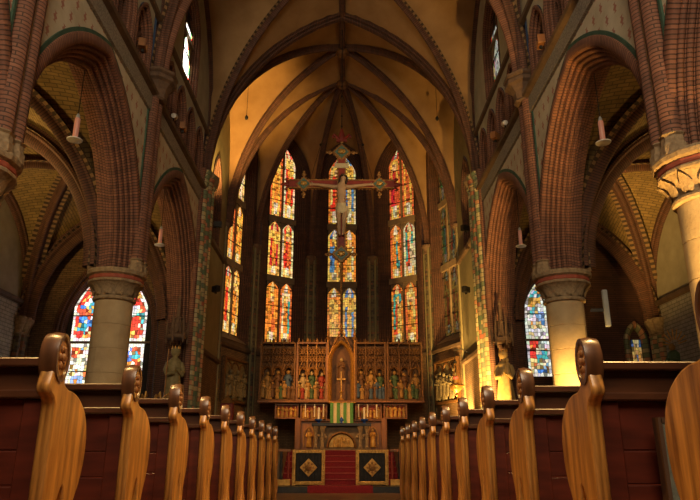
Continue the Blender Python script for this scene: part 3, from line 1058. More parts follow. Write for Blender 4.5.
# ---------------- apse walls and windows
wall_apse = struct(empty('wall_apse'), 'five-sided brick apse wall')
wprof = [(0.0, -0.02), (0.06, -0.02)]; rolls(wprof, 0.06, -0.02, 0.075, 0.055, 5, 0.62); wprof.append((0.46, 0.30))
WOS, WOH = 1.1, 1.85          # outer half-width and rise of the window recess
ASPR = 12.55
ASILL = 4.9
face_hs = (AV[1] - AV[0]).length / 2
mb = MB(); arch_sweep(mb, WOS, WOH, wprof, 10, ASPR - ASILL, ASPR - ASILL, lambda u, d, z: (u, d, ASPR + z))
apse_mould = mb.mesh('window_moulding', M['brick_dark'], True, 50)
mb = MB(); wall_open(mb, -face_hs, face_hs, SANC - 0.2, 15.0, 0, WOS, WOH, ASPR, ASILL, f=lambda u, z: (u, 0, z), n=10)
apse_wall = mb.mesh('apse_wall', M['brick_dark'])
mb = MB(); mb.add([(-WOS, -0.02, ASILL), (WOS, -0.02, ASILL), (WOS, 0.3, ASILL + 0.3), (-WOS, 0.3, ASILL + 0.3)], [(0, 1, 2, 3)])
apse_sill = mb.mesh('window_sill', M['stone_dark'])
mb = MB(); mb.grid([[(-face_hs, d, z), (face_hs, d, z)] for d, z in [(0, 4.55), (-0.10, 4.60), (-0.12, 4.70), (-0.05, 4.78), (0, 4.88)]])
apse_string = mb.mesh('string_course', M['ledge'])
mb = MB(); mb.add([(-face_hs, -0.012, SANC), (face_hs, -0.012, SANC), (face_hs, -0.012, 4.56), (-face_hs, -0.012, 4.56)], [(0, 1, 2, 3)])
apse_low = mb.mesh('apse_lower_wall', M['brick_wall'])
ROWS3 = [(5.2, 7.7), (7.95, 10.3), (10.55, 14.0)]
kinds = ['bright', 'bright', 'mid', 'mid', 'faint']
labels = ['tall orange-gold stained glass lancet beside the left choir wall', 'tall gold and red stained glass window left of the hanging cross', 'tall middle stained glass window behind the hanging cross', 'tall stained glass window right of the hanging cross', 'dim narrow stained glass lancet beside the right choir wall']
for i in range(5):
    P0, P1 = AV[i], AV[i + 1]; Mid = (P0 + P1) / 2
    out = (Mid - B0).normalized()
    rz = math.atan2(out.y, out.x) - PI / 2
    for nm, me in (('apse_wall', apse_wall), ('window_moulding', apse_mould), ('window_sill', apse_sill), ('string_course', apse_string), ('apse_lower_wall', apse_low)):
        put(nm, me, wall_apse, (Mid.x, Mid.y, 0), (0, 0, rz))
    w = empty('window_%d' % (i + 1), (Mid.x + out.x * 0.25, Mid.y + out.y * 0.25, 0), rz)
    def mat_of(ri, i=i):
        if i == 2 and ri < 2:
            return GLASS['mid']
        return GLASS[kinds[i]]
    glass_window(w, 0.65, 1.2, ROWS3, 12.75, 5.0, 2, mat_of, 'amber' if i in (0, 2) else 'warm', 40 + i, labels[i])

# apse angle shafts
mb = MB()
for dx, dy, r in ((0, 0, 0.12), (-0.20, 0.02, 0.07), (0.20, 0.02, 0.07)):
    mb.lathe([(r * 1.7, SANC), (r * 1.7, SANC + 0.3), (r, SANC + 0.4), (r, SPR)], 12, (dx, dy, 0))
vsh = mb.mesh('angle_shaft', M['poly_dark'], True)
mb = MB()
for dx in (-0.115, 0.115):
    mb.lathe([(0.045, SANC), (0.045, SPR)], 8, (dx, -0.06, 0))
vsh2 = mb.mesh('tan_shaft', M['plaster_olive'], True)
mb = MB(); mb.lathe([(0.13, 8.6), (0.16, 8.63), (0.13, 8.66), (0.14, 8.76), (0.20, 8.88), (0.22, 8.91), (0.22, 8.98), (0.15, 9.0)], 10, (0, 0, 0))
vcap = mb.mesh('shaft_capital', M['corbel'], True)
for i in range(6):
    d = (B0 - AV[i]).normalized() * 0.06
    rz = math.atan2(AV[i].y - B0.y, AV[i].x) - PI / 2
    for nm, me in (('angle_shaft', vsh), ('tan_shaft', vsh2), ('shaft_capital', vcap)):
        put(nm, me, wall_apse, (AV[i].x + d.x, AV[i].y + d.y, 0), (0, 0, rz))

# ---------------- choir side walls (between chancel arch and apse)
NZ = 7.5
mb = MB(); wall_open(mb, -CB, CB, 0, 15.2, 0.1, 0.85, 1.45, 9.3, NZ + 0.1, f=lambda u, z: (-CHW, u, z), n=10)
cw_ = mb.mesh('choir_wall', M['plaster_olive'])
mb = MB(); arch_sweep(mb, 0.85, 1.45, wprof, 10, 1.7, 1.7, lambda u, d, z: (-(CHW + d), u + 0.1, 9.3 + z)); cw_m = mb.mesh('blind_arch', M['brick_dark'], True, 50)
mb = MB(); mb.add([(-CHW - 0.5, -1, NZ), (-CHW - 0.5, 1.2, NZ), (-CHW - 0.5, 1.2, 11), (-CHW - 0.5, -1, 11)], [(0, 1, 2, 3)]); cw_b = mb.mesh('niche_back', M['plaster_olive'])
mb = MB(); mb.grid([[(-(CHW - d), -CB, z), (-(CHW - d), CB, z)] for d, z in [(0, NZ - 0.1), (0.09, NZ - 0.06), (0.11, NZ + 0.04), (0, NZ + 0.12)]]); cw_s = mb.mesh('string_course', M['ledge'])
mb = MB(); mb.add([(-CHW + 0.01, -CB, SANC), (-CHW + 0.01, CB, SANC), (-CHW + 0.01, CB, 3.9), (-CHW + 0.01, -CB, 3.9)], [(0, 1, 2, 3)], [(-CB, 0), (CB, 0), (CB, 2.8), (-CB, 2.8)]); cw_l = mb.mesh('brick_dado', M['brick_wall'])
mb = MB(); mb.grid([[(-(CHW - d), -CB, z), (-(CHW - d), CB, z)] for d, z in [(0, 3.85), (0.08, 3.9), (0.09, 4.0), (0, 4.08)]]); cw_s2 = mb.mesh('string_course', M['ledge'])
for sgn, nm in ((1, 'wall_choir_left'), (-1, 'wall_choir_right')):
    w = struct(empty(nm), 'olive plaster choir side wall with a blind arch')
    for n_, me in (('choir_wall', cw_), ('blind_arch', cw_m), ('niche_back', cw_b), ('string_course', cw_s), ('brick_dado', cw_l), ('string_course', cw_s2)):
        put(n_, me, w, (0, CYC, 0), (0, 0, 0), (sgn, 1, 1))

# ---------------- chancel piers with polychrome brick shafts
for sgn, side in ((-1, 'left'), (1, 'right')):
    t_ = struct(empty('wall_chancel_pier_' + side), 'chancel pier of green, salmon and cream glazed brick shafts')
    mb = MB(); mb.box(FACE, FACE + 0.95, CHY, CHY + 0.75, 0, SPR); put('pier_core', mb.mesh('pier_core', M['brick_dark']), t_, scale=(sgn, 1, 1))
    for k, (x, y, r, mt) in enumerate([(FACE - 0.02, CHY - 0.50, 0.08, 'brick'), (FACE - 0.05, CHY - 0.30, 0.13, 'poly_cream'), (FACE - 0.10, CHY - 0.03, 0.15, 'poly'), (FACE - 0.12, CHY + 0.26, 0.14, 'poly_cream'), (FACE - 0.06, CHY + 0.50, 0.11, 'poly')]):
        mb = MB(); mb.lathe([(r * 1.5, 0), (r * 1.5, 0.35), (r, 0.45), (r, 8.55), (r * 1.25, 8.6), (r * 1.1, 8.66), (r * 1.5, 8.86), (r * 1.6, 8.95)], 14, (x, y, 0))
        put('pier_shaft', mb.mesh('pier_shaft', M[mt], True), t_, scale=(sgn, 1, 1))
    mb = MB(); mb.lathe([(0.3, 8.5), (0.34, 8.55), (0.32, 8.62), (0.42, 8.8), (0.46, 8.85), (0.46, 8.98), (0.3, 9.0)], 8, (FACE + 0.08, CHY + 0.25, 0), sy=1.5); put('pier_capital', mb.mesh('pier_capital', M['stone_dark']), t_, scale=(sgn, 1, 1))

# ---------------- aisles
XI = FACE + 0.72
AXC = (XI + AW) / 2; AA = (AW - XI) / 2
mb = MB(); vault_bay(mb, AA, BAY / 2, 0, 0, 4.55, 3.2, 3.45, 0.5, 2.7, 10, 5); a_web = mb.mesh('aisle_vault_web', M['vault_brick'], True, 30)
a_ribs = []
for sx in (-1, 1):
    for sy in (-1, 1):
        r = MB(); rib(r, (sx * AA, sy * BAY / 2), (0, 0), 4.55, 3.45, 0.8); a_ribs.append(r.mesh('aisle_rib', M['brick_dark'], True, 50))
        for sd in (-1, 1):
            a_ribs.append(tooth_strip((sx * AA, sy * BAY / 2), (0, 0), 4.55, 3.45, sd, 0.13, 0.12, 14))
a_tr = []
for sx in (-1, 1):
    r = MB(); rib(r, (sx * AA, 0), (0, 0), 4.55, 3.2, 1.25); a_tr.append(r.mesh('aisle_transverse_rib', M['brick_dark'], True, 50))
    for sd in (-1, 1):
        a_tr.append(tooth_strip((sx * AA, 0), (0, 0), 4.55, 3.2, sd, 0.2, 0.13, 14))
mb = MB()
for sg in (-1, 1):
    rib(mb, (AA, sg * BAY / 2), (AA, 0), 5.05, 2.7, 0.7, stilt=0.5)
a_tr_w = mb.mesh('aisle_wall_rib', M['brick_dark'], True, 50)
mb = MB(); mb.add([(-AW, -2.65, 0), (-AW, 2.65, 0), (-AW, 2.65, 5.0), (-AW, -2.65, 5.0)], [(0, 1, 2, 3)], [(-2.65, 0), (2.65, 0), (2.65, 5), (-2.65, 5)]); aw_l = mb.mesh('whitewashed_wall', M['brick_white'])
mb = MB(); mb.add([(-AW - 0.03, -2.65, 4.9), (-AW - 0.03, 2.65, 4.9), (-AW - 0.03, 2.65, 8.4), (-AW - 0.03, -2.65, 8.4)], [(0, 1, 2, 3)]); aw_u = mb.mesh('upper_plaster', M['plaster_grey'])
mb = MB(); mb.grid([[(-(AW - d), -2.65, z), (-(AW - d), 2.65, z)] for d, z in [(0, 4.92), (0.08, 4.96), (0.1, 5.05), (-0.03, 5.12)]]); aw_s = mb.mesh('string_course', M['ledge'])
mb = MB()
for dy, r in ((-0.22, 0.10), (0.0, 0.15), (0.22, 0.10)):
    mb.lathe([(r * 1.5, 0), (r * 1.5, 0.3), (r, 0.4), (r, 4.1)], 10, (-AW + 0.05, dy, 0))
aw_r = mb.mesh('wall_respond', M['poly_dark'], True); aw_r2 = mb.mesh('wall_respond', M['poly_cream'], True)
mb = MB()
for dy, r in ((-0.22, 0.10), (0.0, 0.15), (0.22, 0.10)):
    mb.lathe([(r, 4.1), (r * 1.3, 4.14), (r, 4.18), (r * 1.2, 4.3), (r * 1.75, 4.46), (r * 1.9, 4.5), (r * 1.9, 4.58), (r, 4.6)], 10, (-AW + 0.05, dy, 0))
aw_c = mb.mesh('respond_capital', M['cap_tan'], True)
for sgn, nm in ((-1, 'wall_aisle_left'), (1, 'wall_aisle_right')):
    w = struct(empty(nm), 'outer aisle wall, whitewashed brick below and plaster above')
    for yc in BAYC:
        put('aisle_vault_web', a_web, ceiling, (sgn * AXC, yc, 0))
        for me in a_ribs:
            put(me.name.split('.')[0], me, ceiling, (sgn * AXC, yc, 0))
        put('aisle_wall_rib', a_tr_w, ceiling, (sgn * AXC, yc, 0), (0, 0, 0), (sgn, 1, 1))
        for n_, me in (('whitewashed_wall', aw_l), ('upper_plaster', aw_u), ('string_course', aw_s)):
            put(n_, me, w, (0, yc, 0), (0, 0, 0), (-sgn, 1, 1))
    for y in COLY + [CHY]:
        for me in a_tr:
            put(me.name.split('.')[0], me, ceiling, (sgn * AXC, y, 0))
        put('wall_respond', aw_r if sgn < 0 else aw_r2, w, (0, y, 0), (0, 0, 0), (-sgn, 1, 1)); put('respond_capital', aw_c, w, (0, y, 0), (0, 0, 0), (-sgn, 1, 1))

# east walls of the aisles with a large window each
EY = 18.15
for sgn, nm, sill, st, lb in ((-1, 'left', 0.9, 'tangle', 'bright white, blue and red leaded window behind the left aisle column'), (1, 'right', 3.05, 'tangle', 'blue and orange leaded window high over the side altar')):
    w = struct(empty('wall_east_' + nm, (sgn * 6.72, EY, 0)), 'end wall of the ' + nm + ' aisle')
    s_o = 1.5 if sgn < 0 else 1.02; spr = 4.2 if sgn < 0 else 4.6; ho = 2.5 if sgn < 0 else 1.9; wo = 0.0 if sgn < 0 else -0.62
    mb = MB(); wall_open(mb, -2.4, 2.4, 0, 8.4, wo, s_o, ho, spr, sill, f=lambda u, z: (u, 0, z), n=10); put('east_wall', mb.mesh('east_wall', M['brick_dark'] if sgn > 0 else M['brick_wall']), w)
    ep = [(0, -0.03), (0.06, -0.03)]; rolls(ep, 0.06, -0.02, 0.075, 0.1, 2, 0.6); ep.append((0.26, 0.3))
    mb = MB(); arch_sweep(mb, s_o, ho, ep, 12, spr - sill, spr - sill, lambda u, d, z: (u + wo, d, spr + z)); put('window_moulding', mb.mesh('east_moulding', M['brick_dark'], True, 50), w)
    g = empty('window_%d' % (6 + (sgn > 0)), (sgn * 6.72 + wo, EY + 0.28, 0))
    rws = [(sill + 0.03, sill + 1.5), (sill + 1.56, sill + 3.1), (sill + 3.16, 6.3)] if sgn < 0 else [(sill + 0.03, sill + 1.05), (sill + 1.1, 6.4)]
    glass_window(g, 1.24 if sgn < 0 else 0.77, 2.1 if sgn < 0 else 1.5, rws, spr, sill, 2, (lambda ri: GLASS['day']) if sgn < 0 else (lambda ri: GLASS['mid']), st, 70 + sgn, lb, mull=0.17 if sgn < 0 else 0.05, heads=False)

# narrow lancet with a polychrome surround in the right end wall
w = empty('window_20', (8.42, EY - 0.03, 0))
glass_window(w, 0.16, 0.3, [(2.6, 4.2)], 4.0, 2.6, 1, lambda ri: GLASS['dim'], 'amber', 133, 'narrow amber lancet with polychrome surround beside the aisle wall respond', 0.02)
mb = MB(); arch_sweep(mb, 0.34, 0.62, [(0, 0.02), (0, -0.08), (0.06, -0.12), (0.12, -0.08), (0.17, -0.02), (0.18, 0.03)], 8, 1.5, 1.5, lambda u, d, z: (u, d, 4.0 + z)); put('polychrome_surround', mb.mesh('polychrome_surround', M['poly_cream'], True, 50), w)
# clerestory glass
for sgn in (-1, 1):
    for j, yc in enumerate(BAYC[1:]):
        g = empty('window_%d' % (8 + j + (3 if sgn > 0 else 0)), (sgn * (FACE + 0.17), yc, 0), -sgn * PI / 2)
        glass_window(g, 0.57, 0.95, [(10.7, 11.9), (11.93, 12.9)], 12.0, 10.65, 1, lambda ri, s_=sgn: GLASS['sky'] if s_ < 0 else GLASS['dim'], 'pale', 90 + j * 2 + sgn, ('bright' if sgn < 0 else 'bluish') + ' clerestory lancet of the nave, bay %d from the chancel arch' % (3 - j))

# west wall behind the camera, with its window
mb = MB(); wall_open(mb, -AW - 0.3, AW + 0.3, 0, 15.4, 0, 2.0, 3.2, 9.5, 5.0, f=lambda u, z: (u, -3.6, z), n=10, flip=True)
ww = struct(put('wall_west', mb.mesh('wall_west', M['brick_wall'])), 'brick west wall')
# ------------------------------------------------------------------ columns
CX = 4.41
def make_column(label, loc, detail=True):
    t_ = thing('column', label, 'column', loc, 0, None)
    mb = MB(); mb.lathe([(0.62, 0), (0.62, 0.28), (0.56, 0.33), (0.52, 0.36), (0.50, 0.44), (0.44, 0.47), (0.41, 0.54), (0.375, 0.56)], 8, rot=PI / 8)
    put('base', mb.mesh('column_base', M['stone_dark']), t_)
    for k in range(7):
        put('stone_drum', DRUM, t_, (0, 0, 0.56 + k * 0.463), (0, 0, k * 1.1))
    mb = MB(); mb.lathe([(0.352, 0.5), (0.352, 3.82)], 24); put('joint_core', mb.mesh('joint_core', M['stone_joint'], True), t_)
    put('necking', NECK, t_)
    bell = put('capital', BELL, t_)
    for k in range(12):
        put('leaf', LEAF, bell, (0, 0, 0), (0, 0, k * PI / 6))
    put('abacus', ABAC, t_); put('red_band', REDB, t_); put('abacus_top', ABAT, t_)
    return t_
mb = MB(); mb.lathe([(0.354, 0.0), (0.362, 0.006), (0.362, 0.457), (0.354, 0.463)], 28)
DRUM = mb.mesh('stone_drum', M['stone'], True, 25)
mb = MB(); mb.lathe([(0.36, 3.80), (0.405, 3.82), (0.415, 3.85), (0.40, 3.88), (0.37, 3.90)], 28); NECK = mb.mesh('necking', M['cap_tan'], True)
mb = MB(); mb.lathe([(0.37, 3.89), (0.375, 3.95), (0.40, 4.02), (0.45, 4.09), (0.50, 4.13)], 28, mod=lambda a, z: 1 + 0.025 * math.sin(12 * a)); BELL = mb.mesh('capital', M['cap_tan'], True)
mb = MB()
rows = []
for j in range(6):
    v = j / 5; z = 3.91 + 0.21 * v; r = 0.38 + 0.105 * v ** 1.6 + 0.015 + (0.025 if j == 5 else 0)
    wd = 0.085 * math.sin(PI * (0.2 + 0.72 * v))
    rows.append([(r + (0.02 if abs(i) < 1 else 0), i * wd, z - (0.02 * abs(i))) for i in (-1, -0.4, 0, 0.4, 1)])
mb.grid(rows); LEAF = mb.mesh('leaf', M['cap_tan'], True, 60)
mb = MB(); mb.lathe([(0.48, 4.12), (0.535, 4.15), (0.54, 4.18), (0.51, 4.21)], 16, rot=PI / 16); ABAC = mb.mesh('abacus', M['cap_tan'])
mb = MB(); mb.lathe([(0.51, 4.20), (0.525, 4.22), (0.525, 4.27), (0.51, 4.285)], 16, rot=PI / 16); REDB = mb.mesh('red_band', M['cap_red'])
mb = MB(); mb.lathe([(0.51, 4.28), (0.565, 4.31), (0.58, 4.36), (0.565, CAP), (0.3, CAP + 0.005)], 16, rot=PI / 16); ABAT = mb.mesh('abacus_top', M['cap_tan'])
make_column('brown sandstone column standing before the bright white and blue aisle window', (-CX - 0.05, 12.4, 0))
make_column('pale sandstone column lit from below beside the grey loudspeaker', (CX + 0.05, 12.4, 0))
make_column('shadowed column on the side of the bright aisle window, only its capital edge showing', (-CX - 0.05, 7.1, 0))
make_column('pale lit column whose red-banded capital carries a pair of brick shafts', (CX + 0.05, 7.1, 0))
for sg in (-1, 1):
    make_column('hindmost sandstone column of the nave arcade', (sg * (CX + 0.05), 1.8, 0))['group'] = 'hindmost columns'

# ------------------------------------------------------------------ pews
def pew_meshes():
    """local frame: origin on the floor at the back edge of the aisle end; pew runs to -x; y forward"""
    outer = [(0.0, 0.0), (0.0, 1.13)]
    outer += bez([(0.0, 1.13), (-0.02, 1.155), (-0.05, 1.17), (-0.062, 1.19), (-0.058, 1.215), (-0.046, 1.25)], 3)[1:]
    outer += circ(0.005, 1.308, 0.090, 18, rad(215), rad(-32), 0.058)
    outer += bez([(0.058, 1.245), (0.068, 1.215), (0.105, 1.198), (0.16, 1.192), (0.225, 1.172), (0.295, 1.128), (0.335, 1.07), (0.352, 1.0), (0.347, 0.91), (0.325, 0.84), (0.288, 0.77), (0.27, 0.70), (0.30, 0.60), (0.38, 0.52), (0.43, 0.45)], 4)[1:]
    outer += [(0.43, 0.40), (0.36, 0.34), (0.34, 0.2), (0.36, 0.08), (0.40, 0.06), (0.40, 0.0)]
    hole = [(0.12, 0.40), (0.12, 0.74)] + bez([(0.12, 0.74), (0.135, 0.80), (0.16, 0.835), (0.185, 0.80), (0.20, 0.74)], 3)[1:] + [(0.20, 0.40), (0.16, 0.37)]
    MX = Matrix(((0, 0, 1, 0), (1, 0, 0, 0), (0, 1, 0, 0), (0, 0, 0, 1)))   # outline (y, z) -> world, thickness along x
    end = plate('end_panel', [outer, hole], 0.055, M['pew_end'], 0.008, MX)
    # round cap clasping the top of the end, with a sunk medallion on the aisle face
    cap = MB()
    ro, ri, tk = 1.0, 0.74, 0.034
    prof = [(ri, -tk), (ro, -tk), (ro + 0.07, 0), (ro, tk), (ri + 0.05, tk), (ri - 0.08, tk - 0.014), (ri - 0.12, tk - 0.02)]
    rows = []
    for k in range(29):
        a = 2 * PI * k / 28
        rows.append([(x, 0.005 + 0.061 * r * math.cos(a), 1.308 + 0.093 * r * math.sin(a)) for r, x in prof])
    cap.grid(rows)
    cap_m = cap.mesh('cap_ring', M['pew_cap'], True, 50)
    nk = MB(); nk.cbox(-0.031, 0.031, -0.068, -0.035, 1.172, 1.25, 0.012)
    neck = nk.mesh('neck_scroll', M['pew_cap'])
    med = MB()
    med.lathe([(0.0, 0.006), (0.03, 0.004), (0.062, 0.0)], 16)
    for k in range(6):
        a = k * PI / 3
        med.sphere((0.036 * math.cos(a), 0.036 * math.sin(a), 0.006), 0.017, 8, 6, sz=0.6)
    med.sphere((0, 0, 0.008), 0.02, 8, 6, sz=0.7)
    med.tube([(0.0, -0.02, 0.01), (0.008, 0.0, 0.014), (0.0, 0.034, 0.012)], 0.010, 6)
    me_med = med.mesh('medallion', M['wood'], True)
    me_med.transform(Matrix.Translation((0.022, 0.005, 1.308)) @ Matrix(((0, 0, 1, 0), (0.62, 0, 0, 0), (0, 1.0, 0, 0), (0, 0, 0, 1))))
    return end, cap_m, neck, me_med

END, CAPM, NECKM, MEDM = pew_meshes()
PL = 2.72
def bx(name, mat, *a, c=0.006):
    mb = MB(); mb.cbox(*a, c); return mb.mesh(name, mat)
PARTS = [('top_rail', bx('top_rail', M['pew_rail'], -PL, -0.02, 0.0, 0.115, 1.275, 1.31)),
         ('upper_panel', bx('upper_panel', M['pew_rail'], -PL, -0.02, 0.045, 0.07, 1.185, 1.28)),
         ('ledge_moulding', bx('ledge_moulding', M['pew_rail'], -PL, -0.02, 0.005, 0.08, 1.155, 1.188)),
         ('back_plank', bx('back_plank', M['pew_dark'], -PL, -0.02, 0.045, 0.07, 0.968, 1.157, c=0.004)),
         ('back_plank', bx('back_plank', M['pew_dark'], -PL, -0.02, 0.045, 0.07, 0.842, 0.964, c=0.004)),
         ('back_plank', bx('back_plank', M['pew_dark'], -PL, -0.02, 0.045, 0.07, 0.62, 0.838, c=0.004)),
         ('back_plank', bx('back_plank', M['pew_dark'], -PL, -0.02, 0.045, 0.07, 0.40, 0.616, c=0.004)),
         ('seat', bx('seat', M['pew_rail'], -PL, -0.02, 0.07, 0.45, 0.41, 0.445)),
         ('plinth', bx('plinth', M['pew_dark'], -PL, -0.02, 0.03, 0.07, 0.0, 0.14)),
         ('kneeler', bx('kneeler', M['pew_rail'], -PL, -0.04, -0.22, -0.08, 0.13, 0.18)),
         ('stile', bx('stile', M['pew_dark'], -0.11, -0.03, 0.03, 0.06, 0.14, 1.157)),
         ('stile', bx('stile', M['pew_dark'], -1.45, -1.37, 0.03, 0.06, 0.14, 1.157))]
FAR_END = plate('far_end_panel', [[(0, 0), (0, 1.24), (0.1, 1.26), (0.16, 1.2), (0.3, 1.08), (0.37, 0.88), (0.33, 0.72), (0.42, 0.45), (0.4, 0.0)]], 0.05, M['pew_end'], 0.006, Matrix(((0, 0, 1, 0), (1, 0, 0, 0), (0, 1, 0, 0), (0, 0, 0, 1))))
ordn = ['hindmost', 'first', 'second', 'third', 'fourth', 'fifth', 'sixth', 'seventh', 'eighth', 'ninth', 'tenth', 'eleventh']
for sgn, start in ((-1, 2.49), (1, 2.58)):
    for n in range(-1, 10):
        y = start + 0.945 * n
        sd = 'bright window side' if sgn < 0 else 'floodlit column side'
        k = 10 - n
        od = ['', 'front', 'second', 'third', 'fourth', 'fifth', 'sixth', 'seventh', 'eighth', 'ninth', 'tenth', 'eleventh'][k]
        p = thing('pew', 'pew with golden oak end, %s row from the altar, %s' % (od, sd), 'pew', (sgn * 1.0525, y, 0), 0, 'pews left of the aisle' if sgn < 0 else 'pews right of the aisle')
        p.scale = (-sgn, 1, 1)
        e = put('end_panel', END, p)
        put('cap_ring', CAPM, e); put('medallion', MEDM, e)
        for nm, me in PARTS:
            put(nm, me, p)
        put('far_end_panel', FAR_END, p, (-PL, 0, 0))

# ------------------------------------------------------------------ pendant lamps in the arcade arches
for sgn in (-1, 1):
    for y, z in ((9.75, 5.98), (15.05, 5.86)):
        near = 'second' if y < 12 else 'first'
        p = thing('pendant_lamp', 'pink tube pendant lamp with disc in the %s arch from the chancel, %s' % (near, 'bright window side' if sgn < 0 else 'floodlit column side'), 'lamp', (sgn * 4.47, y, z), 0, 'pendant lamps in the arches')
        mb = MB(); mb.lathe([(0.035, 0.05), (0.045, 0.07), (0.045, 0.42), (0.03, 0.44)], 12); put('glass_tube', mb.mesh('glass_tube', M['lamp_tube'], True), p)
        mb = MB(); mb.lathe([(0.03, 0.0), (0.125, 0.015), (0.13, 0.03), (0.10, 0.045), (0.03, 0.05)], 20); put('disc', mb.mesh('disc', M['white_enamel'], True), p)
        mb = MB(); mb.lathe([(0.03, 0.43), (0.035, 0.47), (0.012, 0.52)], 10); put('top_fitting', mb.mesh('top_fitting', M['grey_metal'], True), p)
        mb = MB(); mb.tube([(0, 0, 0.5), (0, 0, 7.36 - z)], 0.008, 6); put('wire', mb.mesh('wire', M['iron']), p)

# ------------------------------------------------------------------ floodlights on the string course
def flood(loc, target, label, energy, color=WARM, spot=None, angle=120, group=None):
    f = thing('floodlight', label, 'floodlight', loc, 0, group)
    d = (Vector(target) - Vector(loc)); d.normalize()
    rz = math.atan2(d.y, d.x) - PI / 2
    mb = MB(); mb.cbox(-0.12, 0.12, -0.07, 0.07, 0.06, 0.09, 0.01); mb.cbox(-0.12, 0.12, -0.07, -0.05, 0.06, 0.24, 0.005)
    mb.cbox(-0.13, -0.11, -0.07, 0.07, 0.06, 0.24, 0.005); mb.cbox(0.11, 0.13, -0.07, 0.07, 0.06, 0.24, 0.005)
    put('housing', mb.mesh('flood_housing', M['wood'] if spot is None else M['iron']), f, (0, 0, 0), (0, 0, rz))
    mb = MB(); mb.box(-0.105, 0.105, -0.03, -0.02, 0.10, 0.22); put('lamp_glass', mb.mesh('lamp_glass', M['flood_glass']), f, (0, 0, 0), (0, 0, rz))
    mb = MB(); mb.box(-0.02, 0.02, -0.03, 0.03, 0.0, 0.065); put('bracket', mb.mesh('flood_bracket', M['iron']), f, (0, 0, 0), (0, 0, rz))
    lo = Vector((0, 0, 0.30)) + Vector((d.x, d.y, 0)) * 0.16
    l = lamp('flood_beam', lo, energy, color, 0.08, tuple(Vector(target) - Vector(loc)), angle, 0.8, f)
    dd = Vector(target) - Vector(loc) - lo
    l.rotation_euler = dd.to_track_quat('-Z', 'Y').to_euler()
    return f
LZ = STR + 0.54
for y in (8.75, 10.8, 14.1):
    od = {8.75: 'hindmost', 10.8: 'middle', 14.1: 'foremost'}[y]
    flood((-FACE + 0.21, y, LZ - 0.02), (2.0, y + 1.0, 14.0), 'small tan box floodlight on the frieze ledge, %s of three on the bright lancet side' % od, 62.0, (1.0, 0.62, 0.24), group='ledge floodlights left')
for y in (10.6, 14.5):
    od = {10.6: 'hindmost', 14.5: 'foremost'}[y]
    flood((FACE - 0.21, y, LZ - 0.02), (-2.0, y + 1.0, 14.0) if y < 12 else (0.0, 18.05, 8.8), 'small tan box floodlight on the frieze ledge, %s of two on the bluish lancet side' % od, 60.0 if y < 12 else 330.0, (1.0, 0.62, 0.24), angle=120 if y < 12 else 34, group='ledge floodlights right')
# white can spotlights
for sgn, y in ((-1, 13.65), (1, 13.9)):
    s_ = thing('spotlight', 'white can spotlight on the frieze ledge of the %s nave wall' % ('bright lancet' if sgn < 0 else 'bluish lancet'), 'spotlight', (sgn * (FACE - 0.10), y, LZ + 0.02))
    mb = MB(); mb.lathe([(0.03, -0.16), (0.06, -0.15), (0.065, -0.05), (0.075, 0.0), (0.085, 0.16), (0.07, 0.165), (0.065, 0.10), (0.0, 0.09)], 14)
    o = put('can', mb.mesh('spot_can', M['white_enamel'], True), s_, (0, 0, 0.16), (rad(-68), 0, rad(12 * -sgn)))
    mb = MB(); mb.box(-0.012, 0.012, -0.02, 0.02, 0.0, 0.13); put('bracket', mb.mesh('spot_bracket', M['iron']), s_)
    l_ = lamp('spot_beam', (0, 0.22, 0.10), 900.0, (1.0, 0.56, 0.18), 0.06, (sgn * -3.6, 4.6, -7.6), 26, 0.7, s_)

# downlights added out of view on both ledges to brighten the pew ends
for sgn in (-1, 1):
    for y, en in ((2.6, 2200.0), (6.3, 1700.0)):
        flood((sgn * (FACE - 0.21), y, LZ - 0.02), (sgn * -1.0, y + 1.6, 1.0), 'added off-view downlight on the frieze ledge, %s nave wall, %s' % ('bright lancet' if sgn < 0 else 'bluish lancet', 'rear' if y < 4 else 'middle'), en * (1.2 if sgn > 0 else 0.75), (1.0, 0.60, 0.20), 'f', 62)
# uplights standing on the floor
flood((3.95, 10.9, 0.0), (4.5, 12.3, 1.75), 'black floor floodlight shining up the pale column', 4200.0, GOLD_L, 'f', 50)
flood((3.0, 15.7, 0.0), (4.0, 17.7, 2.4), 'black floor floodlight shining up the cream brick chancel pier', 7500.0, GOLD_L, 'f', 52)
flood((3.55, 20.95, SANC), (4.2, 21.5, 2.3), 'black floor floodlight shining at the choir wall under the sanctuary lamp', 2600.0, GOLD_L, 'f', 100)
flood((3.95, 5.55, 0.0), (4.45, 6.9, 2.4), 'black floor floodlight shining up the red-banded column', 3200.0, GOLD_L, 'f', 50)
flood((-3.85, 18.75, 7.62), (-4.0, 20.2, 11.0), 'black floodlight on the choir string course behind the shaded chancel pier', 3000.0, GOLD_L, 'f', 54)
flood((3.9, 19.0, 7.62), (3.0, 20.6, 12.6), 'added fill floodlight on the choir string course behind the floodlit chancel pier', 70.0, GOLD_L, 'f', 110)  # fill lamp added opposite the left one to lift the whole choir
for sg in (-1, 1):  # unseen lamps added over the aisle capitals to brighten the aisle vaults
    for y in (7.1, 12.4):
        flood((sg * 8.35, y, 4.62), (sg * 6.4, y + 2.2, 7.6), 'added unseen uplight on an aisle wall capital, %s row, %s' % ('second' if y < 12 else 'first', 'whitewashed side' if sg < 0 else 'statue side'), 420.0 if sg < 0 else 150.0, (1.0, 0.62, 0.2), 'f', 130)
# spotlights added behind the chancel piers to brighten the altarpiece
for sg in (-1, 1):
    flood((sg * 3.8, 18.9, 5.6), (sg * -0.5, 23.5, 2.9), 'added spotlight behind the %s chancel pier aimed at the altarpiece' % ('shaded' if sg < 0 else 'floodlit'), 1300.0 if sg < 0 else 650.0, (1.0, 0.47, 0.12), 'f', 58)

